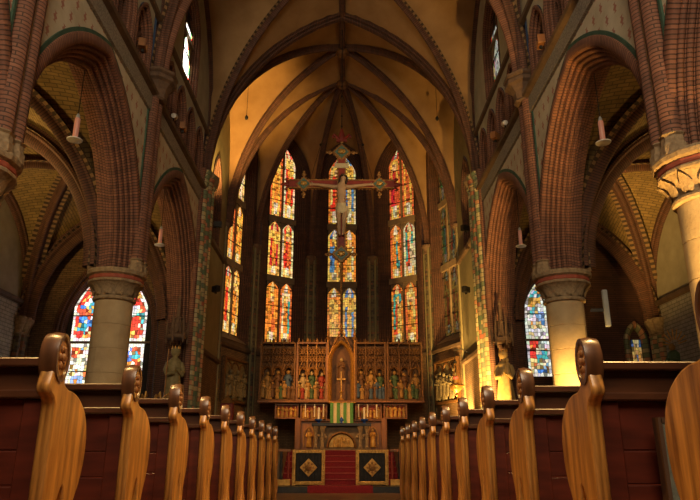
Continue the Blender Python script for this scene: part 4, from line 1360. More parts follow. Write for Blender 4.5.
# loudspeaker on the right column
ls = thing('loudspeaker', 'slim grey column loudspeaker fixed to the pale column', 'loudspeaker', (4.5 + 0.66, 12.1, 3.4), rad(-12))
mb = MB(); mb.cbox(-0.05, 0.05, -0.05, 0.05, -0.1, 0.62, 0.012); put('cabinet', mb.mesh('speaker_cabinet', M['grey_metal']), ls)
mb = MB(); mb.box(-0.038, 0.038, -0.056, -0.048, -0.06, 0.58); put('grille', mb.mesh('speaker_grille', M['grey_metal']), ls)
mb = MB(); mb.box(-0.29, -0.045, 0.0, 0.03, 0.2, 0.26); put('bracket', mb.mesh('speaker_bracket', M['iron']), ls)

# grey board on the back of the right pew
gb = thing('hanging_board', 'grey-green felt board leaning on the back of a pew', 'board', (1.43, 2.505, 0.182))
mb = MB(); mb.cbox(-0.16, 0.34, 0.0, 0.04, 0.0, 0.89, 0.006); put('board', mb.mesh('felt_board', M['grey_board']), gb)
mb = MB(); mb.box(-0.16, 0.34, -0.004, 0.044, 0.885, 0.905); mb.box(-0.172, -0.157, -0.004, 0.044, 0.0, 0.905); mb.box(0.337, 0.352, -0.004, 0.044, 0.0, 0.905); put('edging', mb.mesh('board_edging', M['wood_dark']), gb)
# ------------------------------------------------------------------ chancel steps, gates, rails
steps = struct(empty('floor_chancel_steps'), 'crimson carpeted steps up to the altar')
mb = MB(); mb.cbox(-3.7, 3.7, 17.9, 18.76, 0.0, 0.16, 0.01); put('step', mb.mesh('low_step', M['slate']), steps)
for k in range(6):
    y0 = 18.78 + k * 0.33
    mb = MB(); mb.cbox(-1.62, 1.62, y0, 20.76, 0.16 + k * 0.155, 0.16 + (k + 1) * 0.155, 0.008); st_ = put('step', mb.mesh('stair_step', M['carpet']), steps)
    mb = MB(); mb.tube([(-1.6, y0 - 0.008, 0.16 + (k + 1) * 0.155 - 0.012), (1.6, y0 - 0.008, 0.16 + (k + 1) * 0.155 - 0.012)], 0.014, 6); put('nosing', mb.mesh('stair_nosing', M['nosing']), st_)
mb = MB(); mb.cbox(-0.86, 0.86, 17.86, 18.43, 0.0, 0.172, 0.008); mb.cbox(-0.40, 0.40, 18.43, 18.775, 0.162, 0.172, 0.003)
tag(put('carpet_runner', mb.mesh('carpet_runner', M['carpet'])), 'crimson carpet runner over the low black step before the gates', 'carpet')

def gate(xc, label):
    g = thing('chancel_gate', label, 'gate', (xc, 18.5, 0.16))
    w, h = 0.45, 0.93
    mb = MB()
    for x in (-w, w - 0.095):
        mb.cbox(x, x + 0.095, -0.03, 0.03, 0.0, h, 0.008)
    for z in (0.03, h - 0.08):
        mb.cbox(-w, w, -0.028, 0.028, z - 0.01, z + 0.08, 0.008)
    for x in (-w + 0.02, w - 0.05):
        for k in range(9):
            mb.sphere((x + 0.015, -0.035, 0.08 + k * 0.095), 0.022, 8, 5)
    for k in range(9):
        for z in (0.065, h - 0.045):
            mb.sphere((-w + 0.09 + k * 0.09, -0.033, z), 0.02, 8, 5)
    put('frame', mb.mesh('gate_frame', M['gold'], True, 40), g)
    for k in range(9):
        mb = MB(); x = -w + 0.11 + k * 0.085; mb.tube([(x, 0.0, 0.1), (x, 0.0, h - 0.08)], 0.010, 6); put('bar', mb.mesh('gate_bar', M['iron']), g)
    mb = MB(); mb.box(-w + 0.07, w - 0.07, 0.012, 0.018, 0.10, h - 0.08); put('mesh_panel', mb.mesh('gate_panel', M['iron']), g)
    dm = plate('diamond', [[(0, -0.24), (0.24, 0), (0, 0.24), (-0.24, 0)]], 0.03, M['gold'], 0.006)
    d = put('diamond', dm, g, (0, -0.03, h * 0.5))
    mb = MB(); mb.sphere((0, 0, 0), 0.10, 12, 8, sy=0.35)
    for a in range(8):
        mb.sphere((0.125 * math.cos(a * PI / 4), 0, 0.125 * math.sin(a * PI / 4)), 0.032, 8, 5, sy=0.5)
    mb.tube([(-0.08, -0.03, -0.05), (0.0, -0.05, 0.03), (0.09, -0.03, 0.02)], 0.02, 6)
    put('emblem', mb.mesh('gate_emblem', M['gold_dull'], True), d, (0, -0.018, 0))
    return g
gate(-0.87, 'open ironwork gate with gilded frame and diamond emblem on the sanctuary lancet side')
gate(0.87, 'open ironwork gate with gilded frame and diamond emblem on the floodlit pier side')
for sg in (-1, 1):
    r = thing('altar_rail', 'altar rail of red and black balusters between gate and %s pier' % ('shaded' if sg < 0 else 'floodlit'), 'rail', (sg * 1.36, 18.52, 0.16), 0, 'altar rails')
    r.scale = (sg, 1, 1)
    mb = MB(); mb.cbox(0.0, 2.0, -0.06, 0.06, 0.87, 0.95, 0.01); put('top_rail', mb.mesh('rail_top', M['wood']), r)
    mb = MB(); mb.cbox(0.0, 2.0, -0.06, 0.06, 0.0, 0.16, 0.01); put('bottom_rail', mb.mesh('rail_bottom', M['gold']), r)
    for k in range(10):
        x = 0.06 + k * 0.2
        mb = MB(); mb.lathe([(0.035, 0.15), (0.05, 0.2), (0.03, 0.26), (0.045, 0.42), (0.055, 0.5), (0.03, 0.68), (0.045, 0.76), (0.03, 0.87)], 10, (x, 0, 0))
        put('baluster', mb.mesh('baluster', M['red_paint'] if k % 2 == 0 else M['slate'], True), r)

# ------------------------------------------------------------------ small carved figure used in the altarpiece
def figure(mb, x, y, z, h, rng, mi=0, hm=1, arms=True):
    """robed figure: continuous robe, shoulders, neck and head"""
    ph = rng.uniform(0, 6)
    prof = [(0.15, 0.0), (0.165, 0.03), (0.14, 0.25), (0.12, 0.45), (0.13, 0.58), (0.145, 0.70), (0.135, 0.78), (0.075, 0.83), (0.045, 0.845)]
    mb.lathe([(r * h * 1.05, zz * h) for r, zz in prof], 12, (x, y, z), mi, mod=lambda a, zz: 1 + 0.09 * math.sin(5 * a + ph) * (1 - zz / h), sy=0.7)
    mb.sphere((x + rng.uniform(-0.02, 0.02) * h, y - 0.02 * h, z + 0.915 * h), 0.078 * h, 10, 7, hm, sz=1.2)
    if arms:
        for sg in (-1, 1):
            mb.tube([(x + sg * 0.13 * h, y, z + 0.74 * h), (x + sg * 0.17 * h, y - 0.05 * h, z + 0.58 * h), (x + sg * rng.uniform(0.0, 0.1) * h, y - 0.13 * h, z + rng.uniform(0.55, 0.7) * h)], 0.035 * h, 6, mi)

# ------------------------------------------------------------------ altarpiece
rng = random.Random(5)
RY = 23.7
ap = thing('altarpiece', 'wide carved and gilded altarpiece with open wings behind the altar', 'altarpiece', (0.0, RY, 0))
RZ0, RZ1 = 2.80, 4.92
def frame(x0, x1, z0, z1, y, w, d, mat, name='frame'):
    mb = MB()
    mb.cbox(x0, x0 + w, y - d, y, z0, z1, 0.008); mb.cbox(x1 - w, x1, y - d, y, z0, z1, 0.008)
    mb.cbox(x0 + w, x1 - w, y - d, y, z0, z0 + w, 0.008); mb.cbox(x0 + w, x1 - w, y - d, y, z1 - w, z1, 0.008)
    return mb.mesh(name, mat)
FINIAL = {}
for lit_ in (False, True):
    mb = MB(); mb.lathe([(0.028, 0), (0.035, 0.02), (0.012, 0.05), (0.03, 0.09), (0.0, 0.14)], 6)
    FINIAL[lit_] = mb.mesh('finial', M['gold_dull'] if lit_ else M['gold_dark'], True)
def carved_panel(x0, x1, lit, n=3):  # lit picks brighter gilding and paint, so the light is in the colours
    w = x1 - x0
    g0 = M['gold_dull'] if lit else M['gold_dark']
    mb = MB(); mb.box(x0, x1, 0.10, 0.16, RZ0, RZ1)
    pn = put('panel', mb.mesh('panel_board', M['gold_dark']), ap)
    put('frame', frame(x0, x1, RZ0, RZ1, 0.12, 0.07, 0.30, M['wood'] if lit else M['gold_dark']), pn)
    cw = (w - 0.14) / n
    for k in range(n):
        xc = x0 + 0.07 + (k + 0.5) * cw
        # canopy arch and tracery
        mb = MB(); arch_sweep(mb, cw * 0.48, cw * 0.62, [(0, 0.1), (0, -0.1), (0.03, -0.13), (0.07, -0.1), (0.07, 0.1)], 6, 0.10, 0.10, lambda u, d, z, xc=xc: (xc + u, d, RZ0 + 1.02 + z))
        mb.tube([(xc - cw * 0.48, -0.12, RZ0 + 1.05), (xc, -0.14, RZ0 + 1.5), (xc + cw * 0.48, -0.12, RZ0 + 1.05)], 0.022, 6)
        put('canopy', mb.mesh('canopy', g0, True, 50), pn)
        mb = MB()
        for j in range(3):
            for q in range(2):
                a = [(xc - cw * 0.33 + j * cw * 0.33 + 0.06 * math.cos(b), -0.06, RZ0 + 1.52 + q * 0.27 + 0.10 * math.sin(b)) for b in [p_ * PI / 4 for p_ in range(9)]]
                mb.tube(a, 0.022, 5); mb.sphere((xc - cw * 0.33 + j * cw * 0.33, -0.05, RZ0 + 1.52 + q * 0.27), 0.03, 6, 5)
        put('tracery', mb.mesh('panel_tracery', g0, True), pn)
        mb = MB(); mb.tube([(xc - cw / 2, -0.13, RZ0 + 0.07), (xc - cw / 2, -0.13, RZ1 - 0.06)], 0.022, 6)
        mb.lathe([(0.03, 0), (0.045, 0.03), (0.02, 0.07), (0.05, 0.12), (0.0, 0.26)], 6, (xc - cw / 2, -0.1, RZ1 - 0.08))
        put('pinnacle', mb.mesh('pinnacle', g0, True, 50), pn)
        # figures: a tall one and smaller ones in front
        for q in range(4):
            mb = MB(); hh = [0.80, 0.60, 0.56, 0.44][q] * rng.uniform(0.9, 1.1)
            figure(mb, xc + ([0, -0.13, 0.14, 0.02][q] + rng.uniform(-0.03, 0.03)) * (cw / 0.36), [0.0, -0.10, -0.11, -0.17][q], RZ0 + 0.07 + [0.16, 0.05, 0, 0][q], hh, rng, 0, 1)
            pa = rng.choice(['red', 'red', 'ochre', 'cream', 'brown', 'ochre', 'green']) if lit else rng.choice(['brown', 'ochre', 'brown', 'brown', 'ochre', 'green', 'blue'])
            put('carved_figure', mb.mesh('carved_figure', [PAINT[pa], PAINT['cream'] if lit else PAINT['ochre']], True), pn)
    for k in range(int(w / 0.14)):
        put('finial', FINIAL[lit], pn, (x0 + 0.07 + k * 0.14, -0.06, RZ1))
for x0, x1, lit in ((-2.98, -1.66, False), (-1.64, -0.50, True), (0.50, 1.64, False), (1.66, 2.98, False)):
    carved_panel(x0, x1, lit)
# tall middle niche
mb = MB(); mb.box(-0.5, 0.5, 0.12, 0.2, RZ0, RZ1 + 0.25); mid = put('middle_niche', mb.mesh('niche_board', PAINT['brown']), ap)
mb = MB(); arch_sweep(mb, 0.46, 0.75, [(0, 0.15), (0, -0.16), (0.03, -0.2), (0.07, -0.16), (0.10, -0.10), (0.12, 0.12)], 10, 1.45, 1.45, lambda u, d, z: (u, d, RZ0 + 1.45 + z)); put('niche_arch', mb.mesh('niche_arch', M['gold'], True, 50), mid)
mb = MB()
for sg in (-1, 1):
    mb.tube([(sg * 0.49, -0.14, RZ0), (sg * 0.49, -0.14, RZ1 + 0.1)], 0.045, 8)
    mb.lathe([(0.05, 0), (0.075, 0.05), (0.04, 0.1), (0.06, 0.16), (0, 0.5)], 8, (sg * 0.49, -0.14, RZ1 + 0.1))
    mb.tube([(sg * 0.49, -0.15, RZ0 + 1.5), (sg * 0.25, -0.17, RZ0 + 2.1), (0, -0.18, RZ0 + 2.55)], 0.03, 6)
    for k in range(5):
        mb.sphere((sg * (0.45 - k * 0.085), -0.17, RZ0 + 1.68 + k * 0.18), 0.038, 6, 5)
mb.lathe([(0.05, 0), (0.09, 0.06), (0.03, 0.12), (0.07, 0.2), (0, 0.34)], 8, (0, -0.18, RZ0 + 2.5))
put('gable', mb.mesh('niche_gable', M['gold_dull'], True, 50), mid)
mb = MB(); figure(mb, 0, -0.02, RZ0 + 0.75, 0.8, rng); put('carved_figure', mb.mesh('carved_figure', [PAINT['brown'], PAINT['cream']], True), mid)
mb = MB(); mb.lathe([(0.1, 0), (0.11, 0.03), (0.04, 0.07), (0.03, 0.25), (0.06, 0.3), (0.025, 0.34), (0.025, 0.5)], 10, (0, -0.1, RZ0 + 0.02)); mb.box(-0.02, 0.02, -0.115, -0.085, RZ0 + 0.45, RZ0 + 1.05); mb.box(-0.16, 0.16, -0.115, -0.085, RZ0 + 0.75, RZ0 + 0.80)
put('standing_cross', mb.mesh('standing_cross', M['gold']), mid)
mb = MB(); mb.cbox(-3.0, 3.0, -0.30, 0.2, RZ0 - 0.07, RZ0, 0.015); put('shelf', mb.mesh('altarpiece_shelf', M['wood']), ap)

# predella with gilded scenes below
def predella(x0, x1, z0, z1, lit):
    mb = MB(); mb.box(x0, x1, -0.05, 0.05, z0, z1); pn = put('predella_panel', mb.mesh('predella_board', PAINT['red'] if lit else M['wood_dark']), ap)
    put('frame', frame(x0, x1, z0, z1, -0.04, 0.055, 0.09, M['wood']), pn)
    n = int((x1 - x0) / 0.15)
    for k in range(n):
        mb = MB(); xx = x0 + 0.12 + (x1 - x0 - 0.24) * k / max(1, n - 1)
        figure(mb, xx, -0.07, z0 + 0.06, 0.34 + rng.uniform(0, 0.1), rng)
        put('carved_figure', mb.mesh('carved_figure', [M['gold'] if rng.random() < 0.6 else PAINT['ochre'], PAINT['ochre']], True), pn)
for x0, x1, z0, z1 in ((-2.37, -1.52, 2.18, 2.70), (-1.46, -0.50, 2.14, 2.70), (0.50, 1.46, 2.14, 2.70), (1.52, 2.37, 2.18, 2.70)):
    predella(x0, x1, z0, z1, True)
# support behind altar
mb = MB(); mb.cbox(-1.48, 1.48, -0.25, 0.3, SANC, 2.10, 0.02); sup = put('pedestal', mb.mesh('altarpiece_pedestal', M['wood']), ap)
mb = MB(); mb.cbox(-1.56, 1.56, -0.34, 0.3, 2.08, 2.16, 0.02); put('cornice', mb.mesh('pedestal_cornice', M['wood']), sup)
for sg in (-1, 1):
    mb = MB(); mb.cbox(sg * 1.52 - 0.10, sg * 1.52 + 0.10, -0.38, -0.2, SANC, 2.2, 0.02); put('pilaster', mb.mesh('pedestal_pilaster', M['wood']), sup)
    mb = MB(); arch_sweep(mb, 0.2, 0.3, [(0, -0.24), (0, -0.30), (0.04, -0.30), (0.05, -0.26)], 6, 0.4, 0.4, lambda u, d, z, sg=sg: (u + sg * 1.12, d, 1.62 + z)); put('niche_arch', mb.mesh('pedestal_niche', M['gold_dull']), sup)
    mb = MB(); figure(mb, sg * 1.12, -0.30, SANC + 0.12, 0.62, rng); put('carved_figure', mb.mesh('carved_figure', [M['gold'], PAINT['ochre']], True), sup)

# veil before the tabernacle
veil = thing('tabernacle_veil', 'green and cream striped silk veil hanging over the altar', 'veil', (0.02, RY - 0.78, 1.97))
for k in range(7):
    x0 = -0.40 + k * 0.115; rows = []
    for i in range(5):
        x = x0 + 0.115 * i / 4; y = -0.03 * math.sin((x + 0.4) * 27)
        rows.append([(x, y - 0.02, 0.02), (x, y, 0.36), (x, y * 0.6, 0.72)])
    mb = MB(); mb.grid(rows); put('stripe', mb.mesh('veil_stripe', M['veil_green'] if k % 2 == 0 else M['veil_white'], True), veil)
mb = MB(); mb.tube([(-0.44, 0, 0.73), (0.44, 0, 0.73)], 0.018, 8); mb.sphere((-0.44, 0, 0.73), 0.03, 8, 6); mb.sphere((0.44, 0, 0.73), 0.03, 8, 6); put('rod', mb.mesh('veil_rod', M['gold'], True), veil)
mb = MB(); mb.cbox(-0.38, 0.38, 0.04, 0.36, -0.88, 0.69, 0.02); put('tabernacle', mb.mesh('tabernacle', M['gold_dull']), veil)

# altar
al = thing('altar', 'stone altar with black slab and gilded arched relief in front', 'altar', (0.02, 22.2, SANC))
mb = MB(); mb.cbox(-0.98, 0.98, -0.45, 0.45, 0.76, 0.86, 0.015); put('slab', mb.mesh('altar_slab', M['slate']), al)
mb = MB(); mb.cbox(-0.82, 0.82, -0.30, 0.36, 0.05, 0.76, 0.02); body = put('body', mb.mesh('altar_body', M['stone_dark']), al)
mb = MB(); mb.cbox(-0.95, 0.95, -0.42, 0.42, 0.0, 0.06, 0.015); put('plinth', mb.mesh('altar_plinth', M['stone_dark']), al)
mb = MB(); arch_sweep(mb, 0.5, 0.50, [(0, -0.3), (0, -0.39), (0.05, -0.41), (0.09, -0.37), (0.09, -0.3)], 10, 0.02, 0.02, lambda u, d, z: (u, d, 0.10 + z)); put('relief_arch', mb.mesh('altar_arch', M['gold_dark'], True, 50), al)
out = [(x, z) for x, z in arch_line(0.42, 0.42, 0, 8)]
rp = plate('relief_ground', [out], 0.03, M['gold']); rel = put('relief', rp, al, (0, -0.32, 0.10))
for q in range(5):
    mb = MB(); figure(mb, -0.24 + q * 0.12, 0, 0, 0.30 - 0.05 * abs(q - 2) + 0.03, rng); put('carved_figure', mb.mesh('carved_figure', [M['gold'], M['gold']], True), rel, (0, -0.02, 0.01))
for sg in (-1, 1):
    for q in range(2):
        x = sg * (0.62 + q * 0.22)
        mb = MB(); mb.lathe([(0.07, 0.06), (0.08, 0.1), (0.05, 0.15), (0.05, 0.56), (0.07, 0.62), (0.10, 0.72), (0.11, 0.76)], 12, (x, -0.36, 0)); put('colonnette', mb.mesh('altar_colonnette', M['cap_tan'], True), al)
    mb = MB()
    for q in range(7):
        mb.sphere((sg * (0.52 + 0.05 * q), -0.33, 0.42 + 0.06 * math.sin(q * 1.7)), 0.055, 8, 6)
    put('carved_foliage', mb.mesh('altar_foliage', M['cap_tan'], True), al)

# candles
def candle(loc, h, r, bowl, label, group):
    c = thing('candle', label, 'candle', loc, 0, group)
    mb = MB(); mb.lathe([(r * 1.05, 0.0), (r, 0.02), (r, h - 0.01), (r * 0.6, h)], 10, (0, 0, 0.10 if bowl else 0.06)); put('wax', mb.mesh('candle_wax', M['wax'], True), c)
    mb = MB(); mb.tube([(0, 0, h + (0.1 if bowl else 0.06)), (0.003, 0, h + (0.13 if bowl else 0.085))], 0.004, 5); put('wick', mb.mesh('wick', M['iron']), c)
    mb = MB()
    if bowl:
        mb.lathe([(0.06, 0.0), (0.065, 0.02), (0.025, 0.04), (0.06, 0.06), (0.12, 0.10), (0.13, 0.14), (0.12, 0.13), (0.03, 0.10)], 16); put('bowl', mb.mesh('candle_bowl', M['blue_glass'], True), c)
    else:
        mb.lathe([(0.05, 0.0), (0.05, 0.015), (0.02, 0.03), (0.045, 0.05), (0.04, 0.07)], 10); put('holder', mb.mesh('candle_holder', M['gold'], True), c)
for sg in (-1, 1):
    candle((0.02 + sg * 0.76, 22.05, SANC + 0.86), 0.42, 0.035, True, 'tall altar candle in a blue bowl at the %s end of the black slab' % ('lancet-side' if sg < 0 else 'floodlit'), 'altar candles in blue bowls')
for sg in (-1, 1):
    for k in range(3):
        candle((sg * (0.62 + k * 0.32), RY - 0.40, 2.16), 0.44, 0.022, False, 'slim white candle before the %s gilded predella panel, %s from the veil' % ('red-figured' if sg < 0 else 'paler', ['first', 'second', 'third'][k]), 'predella candles')
mb = MB(); mb.lathe([(0.05, 0), (0.06, 0.02), (0.03, 0.04), (0.07, 0.10), (0.05, 0.16), (0.0, 0.22)], 10)
put_ = thing('ciborium', 'small blue covered cup in the middle of the altar slab', 'cup', (0.02, 22.1, SANC + 0.86)); put('cup', mb.mesh('ciborium_cup', M['blue_glass'], True), put_)
mb = MB(); mb.sphere((0, 0, 0.24), 0.022, 8, 6); put('knob', mb.mesh('ciborium_knob', M['gold'], True), put_)

# ------------------------------------------------------------------ hanging rood cross
CY = 18.1
PXM = 0.02985       # metres per photo pixel at that distance
rc = thing('rood_cross', 'large red and gold crucifix hanging under the chancel arch', 'crucifix', (0.0, CY, 8.86))
def beam(x0, x1, z0, z1, nm):
    mb = MB(); mb.cbox(x0, x1, -0.05, 0.05, z0, z1, 0.012); b = put(nm, mb.mesh(nm, M['red_paint']), rc)
    mb = MB(); hz = (x1 - x0) > (z1 - z0)
    if hz:
        mb.cbox(x0, x1, -0.062, 0.062, z1 - 0.015, z1 + 0.025, 0.006); mb.cbox(x0, x1, -0.062, 0.062, z0 - 0.025, z0 + 0.015, 0.006)
        k = 0
        while x0 + 0.06 + k * 0.11 < x1:
            mb.sphere((x0 + 0.06 + k * 0.11, 0, z1 + 0.045), 0.024, 6, 5); mb.sphere((x0 + 0.06 + k * 0.11, 0, z0 - 0.045), 0.024, 6, 5); k += 1
    else:
        mb.cbox(x1 - 0.015, x1 + 0.025, -0.062, 0.062, z0, z1, 0.006); mb.cbox(x0 - 0.025, x0 + 0.015, -0.062, 0.062, z0, z1, 0.006)
        k = 0
        while z0 + 0.06 + k * 0.11 < z1:
            mb.sphere((x1 + 0.045, 0, z0 + 0.06 + k * 0.11), 0.024, 6, 5); mb.sphere((x0 - 0.045, 0, z0 + 0.06 + k * 0.11), 0.024, 6, 5); k += 1
    put('gilded_edge', mb.mesh('gilded_edge', M['gold_dull'], True, 40), b)
beam(-1.62, 1.62, -0.12, 0.12, 'cross_arm')
beam(-0.11, 0.11, -2.1, 1.25, 'cross_post')
def medal(x, z, r):
    d = put('end_medallion', plate('end_medallion', [[(0, -r), (r, 0), (0, r), (-r, 0)]], 0.12, M['gold_dull'], 0.02), rc, (x, 0, z))
    q = r * 0.72
    put('enamel', plate('enamel', [[(0, -q), (q, 0), (0, q), (-q, 0)]], 0.03, M['green_enamel'], 0.006), d, (0, -0.065, 0))
    mb = MB(); mb.sphere((0, 0, 0), r * 0.30, 10, 8, sy=0.4); mb.sphere((-r * 0.2, 0, r * 0.15), r * 0.16, 8, 6, sy=0.5); mb.sphere((r * 0.22, 0, r * 0.1), r * 0.16, 8, 6, sy=0.5); mb.tube([(-r * 0.35, 0, -r * 0.05), (0, -0.03, -r * 0.25), (r * 0.35, 0, -r * 0.02)], r * 0.09, 6)
    put('emblem', mb.mesh('medal_emblem', M['gold'], True), d, (0, -0.085, 0))
    mb = MB()
    for a in range(4):
        c_, s_ = math.cos(a * PI / 2), math.sin(a * PI / 2)
        mb.sphere((c_ * (r + 0.07), 0, s_ * (r + 0.07)), 0.07, 8, 6, sy=0.5)
        mb.sphere((c_ * (r + 0.16), 0, s_ * (r + 0.16)), 0.04, 8, 6, sy=0.5)
    for a in range(16):
        t0 = a / 16 * 4; k = int(t0); f = t0 - k
        pa = [(r, 0), (0, r), (-r, 0), (0, -r), (r, 0)]
        mb.sphere((pa[k][0] * (1 - f) + pa[k + 1][0] * f, 0, pa[k][1] * (1 - f) + pa[k + 1][1] * f), 0.035, 6, 5)
    put('knops', mb.mesh('medal_knops', M['gold_dull'], True), d)
medal(-1.16, 0.0, 0.26); medal(1.16, 0.0, 0.26); medal(0, 1.08, 0.30); medal(0, -2.25, 0.29)
def fleur(name, M4):
    mb = MB()
    mb.lathe([(0.03, 0), (0.07, 0.10), (0.09, 0.22), (0.05, 0.36), (0.0, 0.50)], 8, sy=0.5)
    for sg in (-1, 1):
        mb.tube([(sg * 0.03, 0, 0.06), (sg * 0.13, 0, 0.16), (sg * 0.22, 0, 0.26), (sg * 0.26, 0, 0.20), (sg * 0.22, 0, 0.13)], 0.04, 6, taper=[0.03, 0.045, 0.045, 0.035, 0.02])
    mb.box(-0.15, 0.15, -0.035, 0.035, 0.02, 0.09)
    me = mb.mesh(name, M['red_paint'], True, 50); me.transform(M4); return me
put('fleur_finial', fleur('fleur_top', Matrix.Translation((0, 0, 1.42)) @ Matrix.Scale(1.1, 4)), rc)
for sg in (-1, 1):
    put('fleur_finial', fleur('fleur_side', Matrix.Translation((sg * 1.52, 0, 0)) @ Matrix.Rotation(sg * PI / 2, 4, 'Y') @ Matrix.Scale(0.8, 4)), rc)
mb = MB(); mb.tube([(0, 0, -2.6), (0, 0, -3.6)], 0.03, 8, taper=[0.05, 0.02]); mb.sphere((0, 0, -3.62), 0.05, 8, 6); put('tail_spike', mb.mesh('tail_spike', M['gold_dull'], True), rc)
mb = MB(); mb.cbox(-0.22, 0.22, -0.085, -0.055, 0.52, 0.68, 0.01); put('title_board', mb.mesh('title_board', M['cloth_pale']), rc)
# suspension
mb = MB(); mb.tube([(0, 0, 1.85), (0, 0, 5.6)], 0.014, 6)
for k in range(10):
    mb.sphere((0, 0, 2.0 + k * 0.36), 0.03, 6, 5)
put('chain', mb.mesh('cross_chain', M['iron']), rc)
for sg in (-1, 1):
    mb = MB(); mb.tube([(sg * 0.95, 0, 0.20), (sg * 0.66, 0, 1.35), (0, 0, 3.15)], 0.007, 5); mb.sphere((sg * 0.66, 0, 1.35), 0.045, 8, 6); put('stay_wire', mb.mesh('stay_wire', M['iron']), rc)

# corpus: one continuous skinned body
def skinned(name, verts, edges, radii, mat, root=0):
    me = bpy.data.meshes.new(name); me.from_pydata(verts, edges, [])
    o = bpy.data.objects.new(name, me); COL.objects.link(o)
    o.modifiers.new('skin', 'SKIN'); sv = me.skin_vertices[0].data if me.skin_vertices else None
    if sv is None:
        bm = bmesh.new(); bm.from_mesh(me); bm.verts.layers.skin.verify(); bm.to_mesh(me); bm.free(); sv = me.skin_vertices[0].data
    for i, r in enumerate(radii):
        sv[i].radius = r if isinstance(r, tuple) else (r, r)
        sv[i].use_root = (i == root)
    ss = o.modifiers.new('sub', 'SUBSURF'); ss.levels = 2
    bpy.context.view_layer.update()
    dg = bpy.context.evaluated_depsgraph_get()
    out = bpy.data.meshes.new_from_object(o.evaluated_get(dg)); out.materials.clear(); out.materials.append(mat)
    out.polygons.foreach_set('use_smooth', [True] * len(out.polygons))
    bpy.data.objects.remove(o)
    out.name = name
    return out
V = [(0, -0.16, -0.72), (0, -0.19, -0.48), (0, -0.20, -0.20), (0, -0.16, -0.02), (0.02, -0.19, 0.09), (0.05, -0.22, 0.20), (0.055, -0.23, 0.29)]
Rr = [(0.13, 0.11), (0.11, 0.09), (0.16, 0.11), (0.09, 0.08), (0.055, 0.06), (0.085, 0.10), (0.06, 0.07)]
E = [(0, 1), (1, 2), (2, 3), (3, 4), (4, 5), (5, 6)]
def chain(start, pts, rr):
    prev = start
    for p, r in zip(pts, rr):
        V.append(p); Rr.append(r); E.append((prev, len(V) - 1)); prev = len(V) - 1
    return prev
for sg in (-1, 1):
    h_ = chain(3, [(sg * 0.19, -0.15, -0.06), (sg * 0.50, -0.13, 0.0), (sg * 0.80, -0.10, 0.05), (sg * 0.90, -0.09, 0.06)], [0.075, 0.058, 0.04, 0.042])
    for k in range(4):
        chain(h_, [(sg * (0.95 + 0.0 * k), -0.10, 0.085 - 0.022 * k), (sg * (0.985 - 0.006 * abs(k - 1)), -0.125, 0.088 - 0.023 * k)], [0.013, 0.011])
    chain(h_, [(sg * 0.90, -0.125, 0.10), (sg * 0.92, -0.15, 0.115)], [0.014, 0.011])
    chain(0, [(sg * 0.10, -0.17, -0.82), (sg * 0.085, -0.30, -1.14), (sg * 0.06, -0.16, -1.48), (sg * 0.045, -0.20, -1.62)], [0.10, 0.072, 0.045, 0.04])
body = put('corpus', skinned('corpus', V, E, Rr, M['skin_wood']), rc, (0, 0, -0.10))
mb = MB(); mb.lathe([(0.15, -0.95), (0.175, -0.88), (0.165, -0.75), (0.155, -0.66), (0.14, -0.62)], 16, (0, -0.19, 0), mod=lambda a, z: 1 + 0.06 * math.sin(7 * a + z * 20), sy=0.8); mb.tube([(0.15, -0.22, -0.7), (0.2, -0.22, -0.85), (0.17, -0.22, -1.05)], 0.05, 6, taper=[0.03, 0.055, 0.03]); put('loincloth', mb.mesh('loincloth', M['cloth_pale'], True), body)
mb = MB(); mb.sphere((0.055, -0.205, 0.25), 0.105, 12, 8, sz=1.1); mb.tube([(-0.03, -0.2, 0.22), (-0.06, -0.2, 0.1), (-0.05, -0.2, 0.02)], 0.045, 6, taper=[0.05, 0.045, 0.02]); mb.tube([(0.13, -0.2, 0.22), (0.145, -0.2, 0.1), (0.13, -0.2, 0.02)], 0.045, 6, taper=[0.05, 0.045, 0.02]); put('hair', mb.mesh('corpus_hair', M['hair'], True), body, (0, 0.03, 0.02))
mb = MB(); mb.tube([(0.055 + 0.11 * math.cos(a), -0.205 + 0.11 * math.sin(a), 0.285 + 0.01 * math.sin(3 * a)) for a in [k * PI / 8 for k in range(17)]], 0.016, 6); put('crown', mb.mesh('thorn_crown', M['wood_dark'], True), body)

